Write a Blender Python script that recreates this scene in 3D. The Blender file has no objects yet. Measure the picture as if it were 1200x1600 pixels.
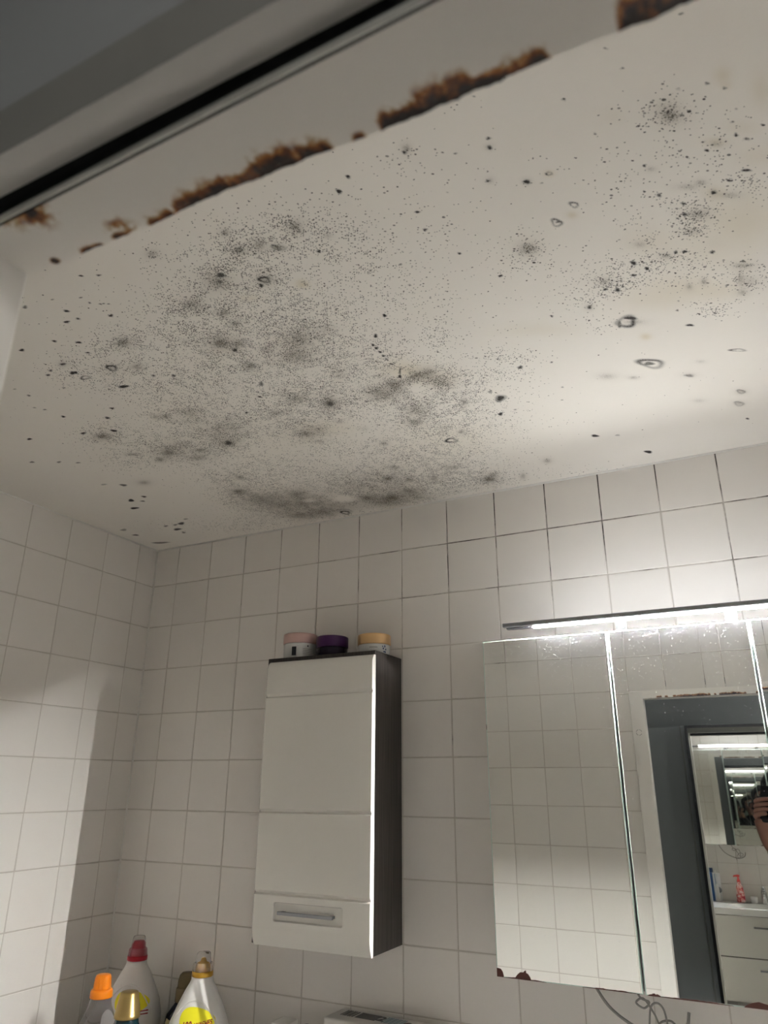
import bpy, bmesh, math, random
import numpy as np
from mathutils import Vector, Matrix

random.seed(7)
rng = np.random.default_rng(11)
SC = bpy.context.scene
COL = SC.collection
R = math.radians
H = 2.47                                   # ceiling height
CAM = Vector((1.9491, -1.9210, H - 0.8182))

# ------------------------------------------------------------------ camera
yaw, pitch, roll = R(-27.292), R(20.636), R(0.302)
fwd = Vector((math.sin(yaw)*math.cos(pitch), math.cos(yaw)*math.cos(pitch), math.sin(pitch)))
rgt = Vector((math.cos(yaw), -math.sin(yaw), 0))
upv = rgt.cross(fwd)
rg2 = math.cos(roll)*rgt + math.sin(roll)*upv
up2 = -math.sin(roll)*rgt + math.cos(roll)*upv
cd = bpy.data.cameras.new('camera')
cam = bpy.data.objects.new('camera', cd)
COL.objects.link(cam)
mw = Matrix((rg2, up2, -fwd)).transposed().to_4x4()
mw.translation = CAM
cam.matrix_world = mw
cd.sensor_fit = 'VERTICAL'
cd.sensor_height = 36.0
cd.sensor_width = 27.0
cd.lens = 1128.4*36/1600
cd.clip_start = 0.002
cd.dof.use_dof = True
cd.dof.focus_distance = 1.9
cd.dof.aperture_fstop = 6.7
SC.camera = cam

# ------------------------------------------------------------------ world, exposure
w = bpy.data.worlds.new('world'); SC.world = w
w.use_nodes = True
w.node_tree.nodes['Background'].inputs[0].default_value = (0.5, 0.5, 0.5, 1)
w.node_tree.nodes['Background'].inputs[1].default_value = 0.02
SC.view_settings.view_transform = 'Standard'
SC.view_settings.look = 'None'
SC.view_settings.gamma = 1
SC.view_settings.use_curve_mapping = False
SC.view_settings.exposure = 0.95
cy = SC.cycles
cy.max_bounces = 12; cy.glossy_bounces = 9; cy.diffuse_bounces = 4; cy.transmission_bounces = 8
cy.sample_clamp_indirect = 12.0
cy.blur_glossy = 0.6
cy.use_light_tree = False
cy.use_adaptive_sampling = True; cy.adaptive_threshold = 0.04
LED_POWER = 1900.0       # emission strength of the light bar's LED strip and its added emitters

HALL_POWER = 38.0        # strength of the light added in the hall

# ------------------------------------------------------------------ helpers
def link(o, parent=None):
    COL.objects.link(o)
    if parent is not None: o.parent = parent
    return o
def tag(o, label=None, cat=None, group=None, kind=None):
    if label: o['label'] = label
    if cat: o['category'] = cat
    if group: o['group'] = group
    if kind: o['kind'] = kind
    return o
def empty(name, loc=(0, 0, 0), rz=0.0):
    o = bpy.data.objects.new(name, None); o.location = loc; o.rotation_euler = (0, 0, rz)
    o.empty_display_size = 0.05
    return link(o)
def mesh_obj(name, verts, faces, mats=None, parent=None, smooth=False, mi=None, loc=None):
    me = bpy.data.meshes.new(name)
    me.from_pydata([tuple(v) for v in verts], [], faces)
    for m in (mats if isinstance(mats, (list, tuple)) else [mats]):
        if m: me.materials.append(m)
    if mi is not None: me.polygons.foreach_set('material_index', mi)
    if smooth: me.polygons.foreach_set('use_smooth', [True]*len(me.polygons))
    me.update()
    o = bpy.data.objects.new(name, me)
    if loc is not None: o.location = loc
    return link(o, parent)
def bm_obj(name, bm, mats, parent=None, smooth=False, loc=None, rot=None):
    bmesh.ops.recalc_face_normals(bm, faces=bm.faces[:])
    me = bpy.data.meshes.new(name); bm.to_mesh(me); bm.free()
    for m in (mats if isinstance(mats, (list, tuple)) else [mats]):
        if m: me.materials.append(m)
    if smooth: me.polygons.foreach_set('use_smooth', [True]*len(me.polygons))
    o = bpy.data.objects.new(name, me)
    if loc is not None: o.location = loc
    if rot is not None: o.rotation_euler = rot
    return link(o, parent)
def add_box(bm, x0, x1, y0, y1, z0, z1, bev=0.0, seg=2):
    r = bmesh.ops.create_cube(bm, size=1)
    vs = r['verts']
    for v in vs:
        v.co = Vector((x0+(v.co.x+.5)*(x1-x0), y0+(v.co.y+.5)*(y1-y0), z0+(v.co.z+.5)*(z1-z0)))
    if bev > 0:
        es = list({e for v in vs for e in v.link_edges})
        bmesh.ops.bevel(bm, geom=es, offset=bev, segments=seg, affect='EDGES', profile=0.5)
def box(name, x0, x1, y0, y1, z0, z1, m, parent=None, bev=0.0, seg=2, loc=None):
    bm = bmesh.new(); add_box(bm, x0, x1, y0, y1, z0, z1, bev, seg)
    return bm_obj(name, bm, m, parent, loc=loc)
def lathe(name, prof, m, parent=None, n=32, loc=None, smooth=True, exp=2.0, rot=None):
    """prof: list of (z, a[, b]) ; closed superellipse rings; caps where the list ends"""
    verts, faces = [], []
    for p in prof:
        z, a = p[0], p[1]; b = p[2] if len(p) > 2 else a
        for k in range(n):
            t = 2*math.pi*k/n; c, s = math.cos(t), math.sin(t)
            verts.append((a*math.copysign(abs(c)**(2/exp), c), b*math.copysign(abs(s)**(2/exp), s), z))
    for i in range(len(prof)-1):
        for k in range(n):
            a, b = i*n+k, i*n+(k+1) % n
            faces.append((a, b, b+n, a+n))
    faces.append(tuple(range(n-1, -1, -1)))
    L = (len(prof)-1)*n
    faces.append(tuple(range(L, L+n)))
    o = mesh_obj(name, verts, faces, m, parent, smooth, loc=loc)
    if rot is not None: o.rotation_euler = rot
    return o
def tube(name, pts, r, m, parent=None, n=8, smooth=True, closed=False):
    pts = [Vector(p) for p in pts]; N = len(pts)
    rr = r if isinstance(r, (list, tuple)) else [r]*N
    verts, faces = [], []
    ref = Vector((0.3, 0.2, 1)).normalized()
    for i, p in enumerate(pts):
        if closed: d = (pts[(i+1) % N]-pts[i-1])
        else: d = (pts[min(i+1, N-1)]-pts[max(i-1, 0)])
        d.normalize()
        a = d.cross(ref)
        if a.length < .05: a = d.cross(Vector((1, 0, 0)))
        a.normalize(); b = d.cross(a)
        for k in range(n):
            t = 2*math.pi*k/n
            verts.append(p+rr[i]*(math.cos(t)*a+math.sin(t)*b))
    for i in range(N if closed else N-1):
        j = (i+1) % N
        for k in range(n):
            k2 = (k+1) % n
            faces.append((i*n+k, i*n+k2, j*n+k2, j*n+k))
    if not closed:
        faces.append(tuple(range(n-1, -1, -1))); faces.append(tuple(range((N-1)*n, N*n)))
    return mesh_obj(name, verts, faces, m, parent, smooth)
def extrude_x(name, prof, x0, x1, m, parent=None, smooth=False, prof2=None):
    """closed (y,z) profile swept along x (prof2: the profile at x1)"""
    n = len(prof); p2 = prof2 or prof
    verts = [(x0, y, z) for y, z in prof]+[(x1, y, z) for y, z in p2]
    faces = [(k, (k+1) % n, n+(k+1) % n, n+k) for k in range(n)]
    faces += [tuple(range(n-1, -1, -1)), tuple(range(n, 2*n))]
    bm = bmesh.new()
    vs = [bm.verts.new(v) for v in verts]
    for f in faces: bm.faces.new([vs[i] for i in f])
    return bm_obj(name, bm, m, parent, smooth)
def text_mesh(name, s, size, m, parent=None, extrude=0.0004, shear=0.0, width=None):
    cu = bpy.data.curves.new(name, 'FONT'); cu.body = s; cu.size = size; cu.extrude = extrude
    cu.shear = shear; cu.align_x = 'CENTER'; cu.align_y = 'CENTER'; cu.offset = size*0.02
    t = bpy.data.objects.new(name, cu); COL.objects.link(t)
    dg = bpy.context.evaluated_depsgraph_get()
    me = bpy.data.meshes.new_from_object(t.evaluated_get(dg))
    bpy.data.objects.remove(t); bpy.data.curves.remove(cu)
    me.materials.clear(); me.materials.append(m)
    return link(bpy.data.objects.new(name, me), parent)

# ------------------------------------------------------------------ materials
def nodes(m): return m.node_tree.nodes, m.node_tree.links
def mat(name, col, rough=0.5, metal=0.0, spec=0.5, trans=0.0, ior=1.45, coat=0.0, bump=None, var=None, emit=None):
    m = bpy.data.materials.new(name); m.use_nodes = True
    N, L = nodes(m); b = N['Principled BSDF']
    b.inputs['Base Color'].default_value = (*col, 1); b.inputs['Roughness'].default_value = rough
    b.inputs['Metallic'].default_value = metal; b.inputs['Specular IOR Level'].default_value = spec
    b.inputs['Transmission Weight'].default_value = trans; b.inputs['IOR'].default_value = ior
    b.inputs['Coat Weight'].default_value = coat
    if emit:
        b.inputs['Emission Color'].default_value = (*emit[0], 1); b.inputs['Emission Strength'].default_value = emit[1]
    if bump or var:
        tc = N.new('ShaderNodeTexCoord')
    if var:                       # (scale, amount): slight uneven colour
        nz = N.new('ShaderNodeTexNoise'); nz.inputs['Scale'].default_value = var[0]; nz.inputs['Detail'].default_value = 5
        mx = N.new('ShaderNodeMix'); mx.data_type = 'RGBA'; mx.blend_type = 'MULTIPLY'
        rp = N.new('ShaderNodeMapRange'); rp.inputs['To Min'].default_value = 1-var[1]; rp.inputs['To Max'].default_value = 1+var[1]*.3
        L.new(tc.outputs['Object'], nz.inputs['Vector']); L.new(nz.outputs['Fac'], rp.inputs['Value'])
        mx.inputs[0].default_value = 1; mx.inputs[6].default_value = (*col, 1)
        L.new(rp.outputs[0], mx.inputs[7]); L.new(mx.outputs[2], b.inputs['Base Color'])
    if bump:                      # (scale, strength, distance)
        nb = N.new('ShaderNodeTexNoise'); nb.inputs['Scale'].default_value = bump[0]; nb.inputs['Detail'].default_value = 3
        bp = N.new('ShaderNodeBump'); bp.inputs['Strength'].default_value = bump[1]; bp.inputs['Distance'].default_value = bump[2]
        L.new(tc.outputs['Object'], nb.inputs['Vector']); L.new(nb.outputs['Fac'], bp.inputs['Height'])
        L.new(bp.outputs[0], b.inputs['Normal'])
    return m

def tile_material():
    m = mat('glazed_white_tile', (0.74, 0.715, 0.68), 0.16, spec=0.5)
    N, L = nodes(m); b = N['Principled BSDF']
    oi = N.new('ShaderNodeObjectInfo')
    mx = N.new('ShaderNodeMix'); mx.data_type = 'RGBA'
    mx.inputs[6].default_value = (0.755, 0.722, 0.672, 1); mx.inputs[7].default_value = (0.785, 0.752, 0.705, 1)
    L.new(oi.outputs['Random'], mx.inputs[0]); L.new(mx.outputs[2], b.inputs['Base Color'])
    ge = N.new('ShaderNodeNewGeometry')
    nz = N.new('ShaderNodeTexNoise'); nz.inputs['Scale'].default_value = 11; nz.inputs['Detail'].default_value = 1
    bp = N.new('ShaderNodeBump'); bp.inputs['Strength'].default_value = 0.25; bp.inputs['Distance'].default_value = 0.004
    L.new(ge.outputs['Position'], nz.inputs['Vector']); L.new(nz.outputs['Fac'], bp.inputs['Height'])
    L.new(bp.outputs[0], b.inputs['Normal'])
    return m
def grout_material():
    m = mat('grout', (0.42, 0.385, 0.34), 0.9, spec=0.1)
    N, L = nodes(m); b = N['Principled BSDF']
    ge = N.new('ShaderNodeNewGeometry')
    nz = N.new('ShaderNodeTexNoise'); nz.inputs['Scale'].default_value = 7; nz.inputs['Detail'].default_value = 8; nz.inputs['Roughness'].default_value = .65
    sp = N.new('ShaderNodeSeparateXYZ')
    L.new(ge.outputs['Position'], nz.inputs['Vector']); L.new(ge.outputs['Position'], sp.inputs[0])
    # mildew in the joints of the upper rows
    hz = N.new('ShaderNodeMapRange'); hz.inputs['From Min'].default_value = H-.50; hz.inputs['From Max'].default_value = H-.04
    hz.inputs['To Min'].default_value = 0.0; hz.inputs['To Max'].default_value = 0.26
    L.new(sp.outputs['Z'], hz.inputs['Value'])
    hx = N.new('ShaderNodeMapRange'); hx.inputs['From Min'].default_value = 0.15; hx.inputs['From Max'].default_value = 1.0
    hx.inputs['To Min'].default_value = -0.08; hx.inputs['To Max'].default_value = 0.07
    L.new(sp.outputs['X'], hx.inputs['Value'])
    a = N.new('ShaderNodeMath'); a.operation = 'ADD'; L.new(nz.outputs['Fac'], a.inputs[0]); L.new(hz.outputs[0], a.inputs[1])
    a2 = N.new('ShaderNodeMath'); a2.operation = 'ADD'; L.new(a.outputs[0], a2.inputs[0]); L.new(hx.outputs[0], a2.inputs[1])
    rp = N.new('ShaderNodeMapRange'); rp.inputs['From Min'].default_value = 0.70; rp.inputs['From Max'].default_value = 0.86
    L.new(a2.outputs[0], rp.inputs['Value'])
    mx = N.new('ShaderNodeMix'); mx.data_type = 'RGBA'
    mx.inputs[6].default_value = (0.56, 0.52, 0.465, 1); mx.inputs[7].default_value = (0.06, 0.052, 0.044, 1)
    L.new(rp.outputs[0], mx.inputs[0]); L.new(mx.outputs[2], b.inputs['Base Color'])
    return m
def pattern_tile_material():          # walls the photograph does not show
    m = mat('tile_pattern', (0.73, 0.70, 0.67), 0.18)
    N, L = nodes(m); b = N['Principled BSDF']
    tc = N.new('ShaderNodeTexCoord'); mp = N.new('ShaderNodeMapping'); mp.inputs['Rotation'].default_value = (0, R(90), R(90))
    br = N.new('ShaderNodeTexBrick'); br.offset = 0; br.inputs['Color1'].default_value = (0.73, 0.70, 0.67, 1)
    br.inputs['Color2'].default_value = (0.74, 0.71, 0.68, 1); br.inputs['Mortar'].default_value = (0.4, 0.37, 0.33, 1)
    br.inputs['Scale'].default_value = 1; br.inputs['Mortar Size'].default_value = .0015
    br.inputs['Brick Width'].default_value = .152; br.inputs['Row Height'].default_value = .152
    L.new(tc.outputs['Object'], mp.inputs[0]); L.new(mp.outputs[0], br.inputs['Vector']); L.new(br.outputs['Color'], b.inputs['Base Color'])
    return m
def ceiling_material():
    m = mat('mouldy_ceiling_paint', (0.70, 0.665, 0.60), 0.75, spec=0.25)
    N, L = nodes(m); b = N['Principled BSDF']
    tc = N.new('ShaderNodeTexCoord')
    def attr(n):
        a = N.new('ShaderNodeAttribute'); a.attribute_name = n; return a.outputs['Fac']
    def math_(op, *ins, clamp=False):
        k = N.new('ShaderNodeMath'); k.operation = op; k.use_clamp = clamp
        for i, v in enumerate(ins):
            if isinstance(v, (int, float)): k.inputs[i].default_value = v
            else: L.new(v, k.inputs[i])
        return k.outputs[0]
    dens, halo, spot, yel, big = attr('speck'), attr('halo'), attr('spot'), attr('yellow'), attr('big')
    nz = N.new('ShaderNodeTexNoise'); nz.inputs['Scale'].default_value = 34; nz.inputs['Detail'].default_value = 3
    L.new(tc.outputs['Object'], nz.inputs['Vector'])
    mod = N.new('ShaderNodeMapRange'); mod.inputs['From Min'].default_value = .33; mod.inputs['From Max'].default_value = .66
    mod.inputs['To Min'].default_value = .15; mod.inputs['To Max'].default_value = 1.5
    L.new(nz.outputs['Fac'], mod.inputs['Value'])
    nq = N.new('ShaderNodeTexNoise'); nq.inputs['Scale'].default_value = 120; nq.inputs['Detail'].default_value = 1
    L.new(tc.outputs['Object'], nq.inputs['Vector'])
    mod2 = N.new('ShaderNodeMapRange'); mod2.inputs['From Min'].default_value = .35; mod2.inputs['From Max'].default_value = .65
    mod2.inputs['To Min'].default_value = .35; mod2.inputs['To Max'].default_value = 1.4
    L.new(nq.outputs['Fac'], mod2.inputs['Value'])
    dm = math_('MULTIPLY', math_('MULTIPLY', math_('POWER', dens, 1.35), mod.outputs[0]), mod2.outputs[0])
    big = math_('MULTIPLY', math_('POWER', big, 1.25), mod2.outputs[0])
    def specks(cell, gain, rmin, rmax, seed, src, stretch=1.0):
        mp = N.new('ShaderNodeMapping'); mp.vector_type = 'TEXTURE'; mp.inputs['Location'].default_value = (seed*3.1, seed*1.7, 0)
        mp.inputs['Rotation'].default_value = (0, 0, R(24+3*seed)); mp.inputs['Scale'].default_value = (stretch, 1.0, 1)
        L.new(tc.outputs['Object'], mp.inputs[0])
        v = N.new('ShaderNodeTexVoronoi'); v.voronoi_dimensions = '2D'; v.inputs['Scale'].default_value = 1/cell
        L.new(mp.outputs[0], v.inputs['Vector'])
        s = N.new('ShaderNodeSeparateColor'); L.new(v.outputs['Color'], s.inputs[0])
        on = math_('LESS_THAN', s.outputs[0], math_('MULTIPLY', src, gain))
        rad = math_('ADD', math_('MULTIPLY', math_('POWER', s.outputs[1], 2.0), rmax-rmin), rmin)
        mr = N.new('ShaderNodeMapRange'); mr.interpolation_type = 'SMOOTHSTEP'
        L.new(v.outputs['Distance'], mr.inputs['Value']); L.new(math_('MULTIPLY', rad, .7), mr.inputs['From Min']); L.new(math_('MULTIPLY', rad, 1.1), mr.inputs['From Max'])
        mr.inputs['To Min'].default_value = 1; mr.inputs['To Max'].default_value = 0
        amp = math_('ADD', math_('MULTIPLY', s.outputs[2], .35), .65)
        return math_('MULTIPLY', math_('MULTIPLY', mr.outputs[0], on), amp)
    f = specks(.0042, 1.3, .20, .41, 1, dm, 1.15)
    f = math_('MAXIMUM', f, specks(.0030, 1.05, .26, .43, 2, dm, 1.2))
    f = math_('MAXIMUM', f, specks(.0090, .34, .10, .24, 3, dm, 1.3))
    f = math_('MAXIMUM', f, specks(.0042, 1.2, .15, .40, 4, big, 1.5))
    f = math_('MAXIMUM', f, specks(.0085, .34, .10, .30, 5, big, 1.6))
    # smudgy halos with uneven edge
    n2 = N.new('ShaderNodeTexNoise'); n2.inputs['Scale'].default_value = 420; n2.inputs['Detail'].default_value = 2
    L.new(tc.outputs['Object'], n2.inputs['Vector'])
    hm = N.new('ShaderNodeMapRange'); hm.inputs['From Min'].default_value = .3; hm.inputs['From Max'].default_value = .7
    hm.inputs['To Min'].default_value = .45; hm.inputs['To Max'].default_value = 1.35
    L.new(n2.outputs['Fac'], hm.inputs['Value'])
    h = math_('MULTIPLY', math_('MULTIPLY', halo, hm.outputs[0]), 1.2, clamp=True)
    sp = math_('MULTIPLY', math_('MULTIPLY', spot, 1.45), math_('ADD', math_('MULTIPLY', hm.outputs[0], .4), .6), clamp=True)
    # base paint, faintly uneven
    n3 = N.new('ShaderNodeTexNoise'); n3.inputs['Scale'].default_value = 3.2; n3.inputs['Detail'].default_value = 3
    L.new(tc.outputs['Object'], n3.inputs['Vector'])
    base = N.new('ShaderNodeMix'); base.data_type = 'RGBA'
    base.inputs[6].default_value = (0.815, 0.775, 0.71, 1); base.inputs[7].default_value = (0.85, 0.82, 0.76, 1)
    L.new(n3.outputs['Fac'], base.inputs[0])
    def over(src, fac, col):
        x = N.new('ShaderNodeMix'); x.data_type = 'RGBA'; L.new(src, x.inputs[6]); x.inputs[7].default_value = (*col, 1)
        L.new(fac, x.inputs[0]); return x.outputs[2]
    c = over(base.outputs[2], math_('MULTIPLY', yel, .55, clamp=True), (0.60, 0.51, 0.33))
    c = over(c, h, (0.115, 0.088, 0.055))
    c = over(c, f, (0.030, 0.024, 0.017))
    c = over(c, sp, (0.028, 0.024, 0.020))
    L.new(c, b.inputs['Base Color'])
    for q in list(N):
        if q.bl_idname == 'ShaderNodeTexNoise': q.noise_dimensions = '2D'
    bp = N.new('ShaderNodeBump'); bp.inputs['Strength'].default_value = .12; bp.inputs['Distance'].default_value = .002
    nb = N.new('ShaderNodeTexNoise'); nb.noise_dimensions = '2D'; nb.inputs['Scale'].default_value = 60; nb.inputs['Detail'].default_value = 2
    L.new(tc.outputs['Object'], nb.inputs['Vector']); L.new(nb.outputs['Fac'], bp.inputs['Height']); L.new(bp.outputs[0], b.inputs['Normal'])
    return m
def rust_paint_material():
    m = mat('rusting_white_paint', (0.76, 0.72, 0.655), 0.35, spec=0.4)
    N, L = nodes(m); b = N['Principled BSDF']
    tc = N.new('ShaderNodeTexCoord')
    a = N.new('ShaderNodeAttribute'); a.attribute_name = 'rust'
    n1 = N.new('ShaderNodeTexNoise'); n1.inputs['Scale'].default_value = 120; n1.inputs['Detail'].default_value = 6; n1.inputs['Roughness'].default_value = .65
    L.new(tc.outputs['Object'], n1.inputs['Vector'])
    ad = N.new('ShaderNodeMath'); ad.operation = 'ADD'; L.new(a.outputs['Fac'], ad.inputs[0])
    s = N.new('ShaderNodeMath'); s.operation = 'MULTIPLY_ADD'; L.new(n1.outputs['Fac'], s.inputs[0]); s.inputs[1].default_value = 2.0; s.inputs[2].default_value = -1.0
    L.new(s.outputs[0], ad.inputs[1])
    r = N.new('ShaderNodeValToRGB'); e = r.color_ramp.elements
    e[0].position = .12; e[0].color = (0.82, 0.785, 0.725, 1)
    e[1].position = .95; e[1].color = (0.018, 0.009, 0.006, 1)
    for p, c in ((.26, (0.50, 0.40, 0.24, 1)), (.42, (0.38, 0.16, 0.04, 1)), (.60, (0.16, 0.05, 0.014, 1))):
        k = e.new(p); k.color = c
    L.new(ad.outputs[0], r.inputs[0]); 
    gate = N.new('ShaderNodeMapRange'); gate.inputs['From Min'].default_value = .03; gate.inputs['From Max'].default_value = .35
    L.new(a.outputs['Fac'], gate.inputs['Value'])
    mx = N.new('ShaderNodeMix'); mx.data_type = 'RGBA'; mx.inputs[6].default_value = (0.82, 0.785, 0.725, 1)
    L.new(gate.outputs[0], mx.inputs[0]); L.new(r.outputs[0], mx.inputs[7]); L.new(mx.outputs[2], b.inputs['Base Color'])
    return m
def mirror_material(name, col, dust=True):
    m = mat(name, col, 0.0, metal=1.0)
    if not dust: return m
    N, L = nodes(m); b = N['Principled BSDF']; out = N['Material Output']
    ge = N.new('ShaderNodeNewGeometry'); sp = N.new('ShaderNodeSeparateXYZ'); L.new(ge.outputs['Position'], sp.inputs[0])
    top = N.new('ShaderNodeMapRange'); top.inputs['From Min'].default_value = H-.95; top.inputs['From Max'].default_value = H-.48
    top.inputs['To Min'].default_value = 0; top.inputs['To Max'].default_value = 1; L.new(sp.outputs['Z'], top.inputs['Value'])
    pw = N.new('ShaderNodeMath'); pw.operation = 'POWER'; L.new(top.outputs[0], pw.inputs[0]); pw.inputs[1].default_value = 3.2
    nz = N.new('ShaderNodeTexNoise'); nz.inputs['Scale'].default_value = 9; L.new(ge.outputs['Position'], nz.inputs['Vector'])
    mu = N.new('ShaderNodeMath'); mu.operation = 'MULTIPLY'; L.new(pw.outputs[0], mu.inputs[0]); L.new(nz.outputs['Fac'], mu.inputs[1])
    fac = None
    for cell, gain, r0, off in ((.0034, 1.6, .125, .005), (.0085, .60, .062, .020)):
        v = N.new('ShaderNodeTexVoronoi'); v.inputs['Scale'].default_value = 1/cell; L.new(ge.outputs['Position'], v.inputs['Vector'])
        s = N.new('ShaderNodeSeparateColor'); L.new(v.outputs['Color'], s.inputs[0])
        th = N.new('ShaderNodeMath'); th.operation = 'MULTIPLY_ADD'; L.new(mu.outputs[0], th.inputs[0]); th.inputs[1].default_value = gain; th.inputs[2].default_value = off
        on = N.new('ShaderNodeMath'); on.operation = 'LESS_THAN'; L.new(s.outputs[0], on.inputs[0]); L.new(th.outputs[0], on.inputs[1])
        near = N.new('ShaderNodeMath'); near.operation = 'LESS_THAN'; L.new(v.outputs['Distance'], near.inputs[0]); near.inputs[1].default_value = r0
        f = N.new('ShaderNodeMath'); f.operation = 'MULTIPLY'; L.new(on.outputs[0], f.inputs[0]); L.new(near.outputs[0], f.inputs[1])
        if fac is None: fac = f
        else:
            k = N.new('ShaderNodeMath'); k.operation = 'MAXIMUM'; L.new(fac.outputs[0], k.inputs[0]); L.new(f.outputs[0], k.inputs[1]); fac = k
    film = N.new('ShaderNodeMath'); film.operation = 'MULTIPLY_ADD'; L.new(pw.outputs[0], film.inputs[0]); film.inputs[1].default_value = .003; film.inputs[2].default_value = .004
    tot = N.new('ShaderNodeMath'); tot.operation = 'MAXIMUM'; L.new(fac.outputs[0], tot.inputs[0]); L.new(film.outputs[0], tot.inputs[1])
    df = N.new('ShaderNodeBsdfDiffuse'); df.inputs['Color'].default_value = (.62, .64, .70, 1)
    mx = N.new('ShaderNodeMixShader'); L.new(tot.outputs[0], mx.inputs[0]); L.new(b.outputs[0], mx.inputs[1]); L.new(df.outputs[0], mx.inputs[2])
    L.new(mx.outputs[0], out.inputs['Surface'])
    return m
def wood_material():
    m = mat('dark_grey_wood', (0.045, 0.038, 0.033), 0.5)
    N, L = nodes(m); b = N['Principled BSDF']
    tc = N.new('ShaderNodeTexCoord'); mp = N.new('ShaderNodeMapping'); mp.inputs['Scale'].default_value = (160, 160, 5)
    nz = N.new('ShaderNodeTexNoise'); nz.inputs['Scale'].default_value = 1; nz.inputs['Detail'].default_value = 4
    L.new(tc.outputs['Object'], mp.inputs[0]); L.new(mp.outputs[0], nz.inputs['Vector'])
    r = N.new('ShaderNodeValToRGB'); r.color_ramp.elements[0].position = .3; r.color_ramp.elements[0].color = (0.022, 0.018, 0.016, 1)
    r.color_ramp.elements[1].position = .7; r.color_ramp.elements[1].color = (0.060, 0.050, 0.044, 1)
    L.new(nz.outputs['Fac'], r.inputs[0]); L.new(r.outputs[0], b.inputs['Base Color'])
    return m

M = dict(
    tile=tile_material(), grout=grout_material(), tilepat=pattern_tile_material(), ceil=ceiling_material(),
    greybody=mat('grey_melamine', (0.34, 0.335, 0.325), .4), caulk=mat('white_caulk', (0.74, 0.72, 0.68), .5),
    frame=mat('white_steel_paint', (0.82, 0.79, 0.74), .3, var=(6, .06)), rust=rust_paint_material(),
    seal=mat('grey_rubber_seal', (0.62, 0.62, 0.57), .5), black=mat('gap_shade_black', (0.012, 0.012, 0.012), .8),
    hall=mat('grey_hall_paint', (0.46, 0.47, 0.47), .7), hallface=mat('frame_shade_olive', (0.34, 0.33, 0.30), .5),
    slate=mat('slate_grey_paint', (0.27, 0.29, 0.295), .45), slatelight=mat('slate_trim', (0.22, 0.225, 0.22), .4),
    blackframe=mat('black_frame', (0.01, 0.01, 0.012), .3),
    mirror=mirror_material('dusty_mirror', (0.83, 0.845, 0.82)), mirror2=mirror_material('hall_mirror', (0.86, 0.87, 0.84), False),
    glassedge=mat('polished_glass_edge', (0.62, 0.78, 0.70), .15, spec=.8),
    white=mat('white_melamine', (0.78, 0.775, 0.76), .28), gloss=mat('white_high_gloss', (0.70, 0.68, 0.625), .07, coat=.5),
    wood=wood_material(), chrome=mat('chrome', (0.58, 0.59, 0.60), .14, metal=1), alu=mat('brushed_aluminium', (0.30, 0.31, 0.33), .35, metal=1),
    led=mat('bar_emitter', (1, 1, 1), .5, emit=((1.0, 0.99, 0.98), LED_POWER*0.02)), bouncefill=mat('mirror_bounce_fill', (1, 1, 1), .5, emit=((1.0, 0.99, 0.98), LED_POWER*2.8)), wallfill=mat('added_rear_light', (1, 1, 1), .5, emit=((0.93, 0.96, 1.04), LED_POWER*0.0185)), topfill=mat('added_top_light', (1, 1, 1), .5, emit=((0.97, 0.98, 1.0), LED_POWER*0.016)), ceilfill=mat('added_uplight', (1, 1, 1), .5, emit=((1.0, 0.99, 0.98), LED_POWER*0.124)),
    chip=mat('rusted_mirror_backing', (0.075, 0.022, 0.014), .7, var=(300, .5)), cable=mat('grey_cable', (0.23, 0.22, 0.20), .5),
    floor=mat('grey_floor_tile', (0.38, 0.365, 0.345), .4, var=(5, .2)),
)

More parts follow.
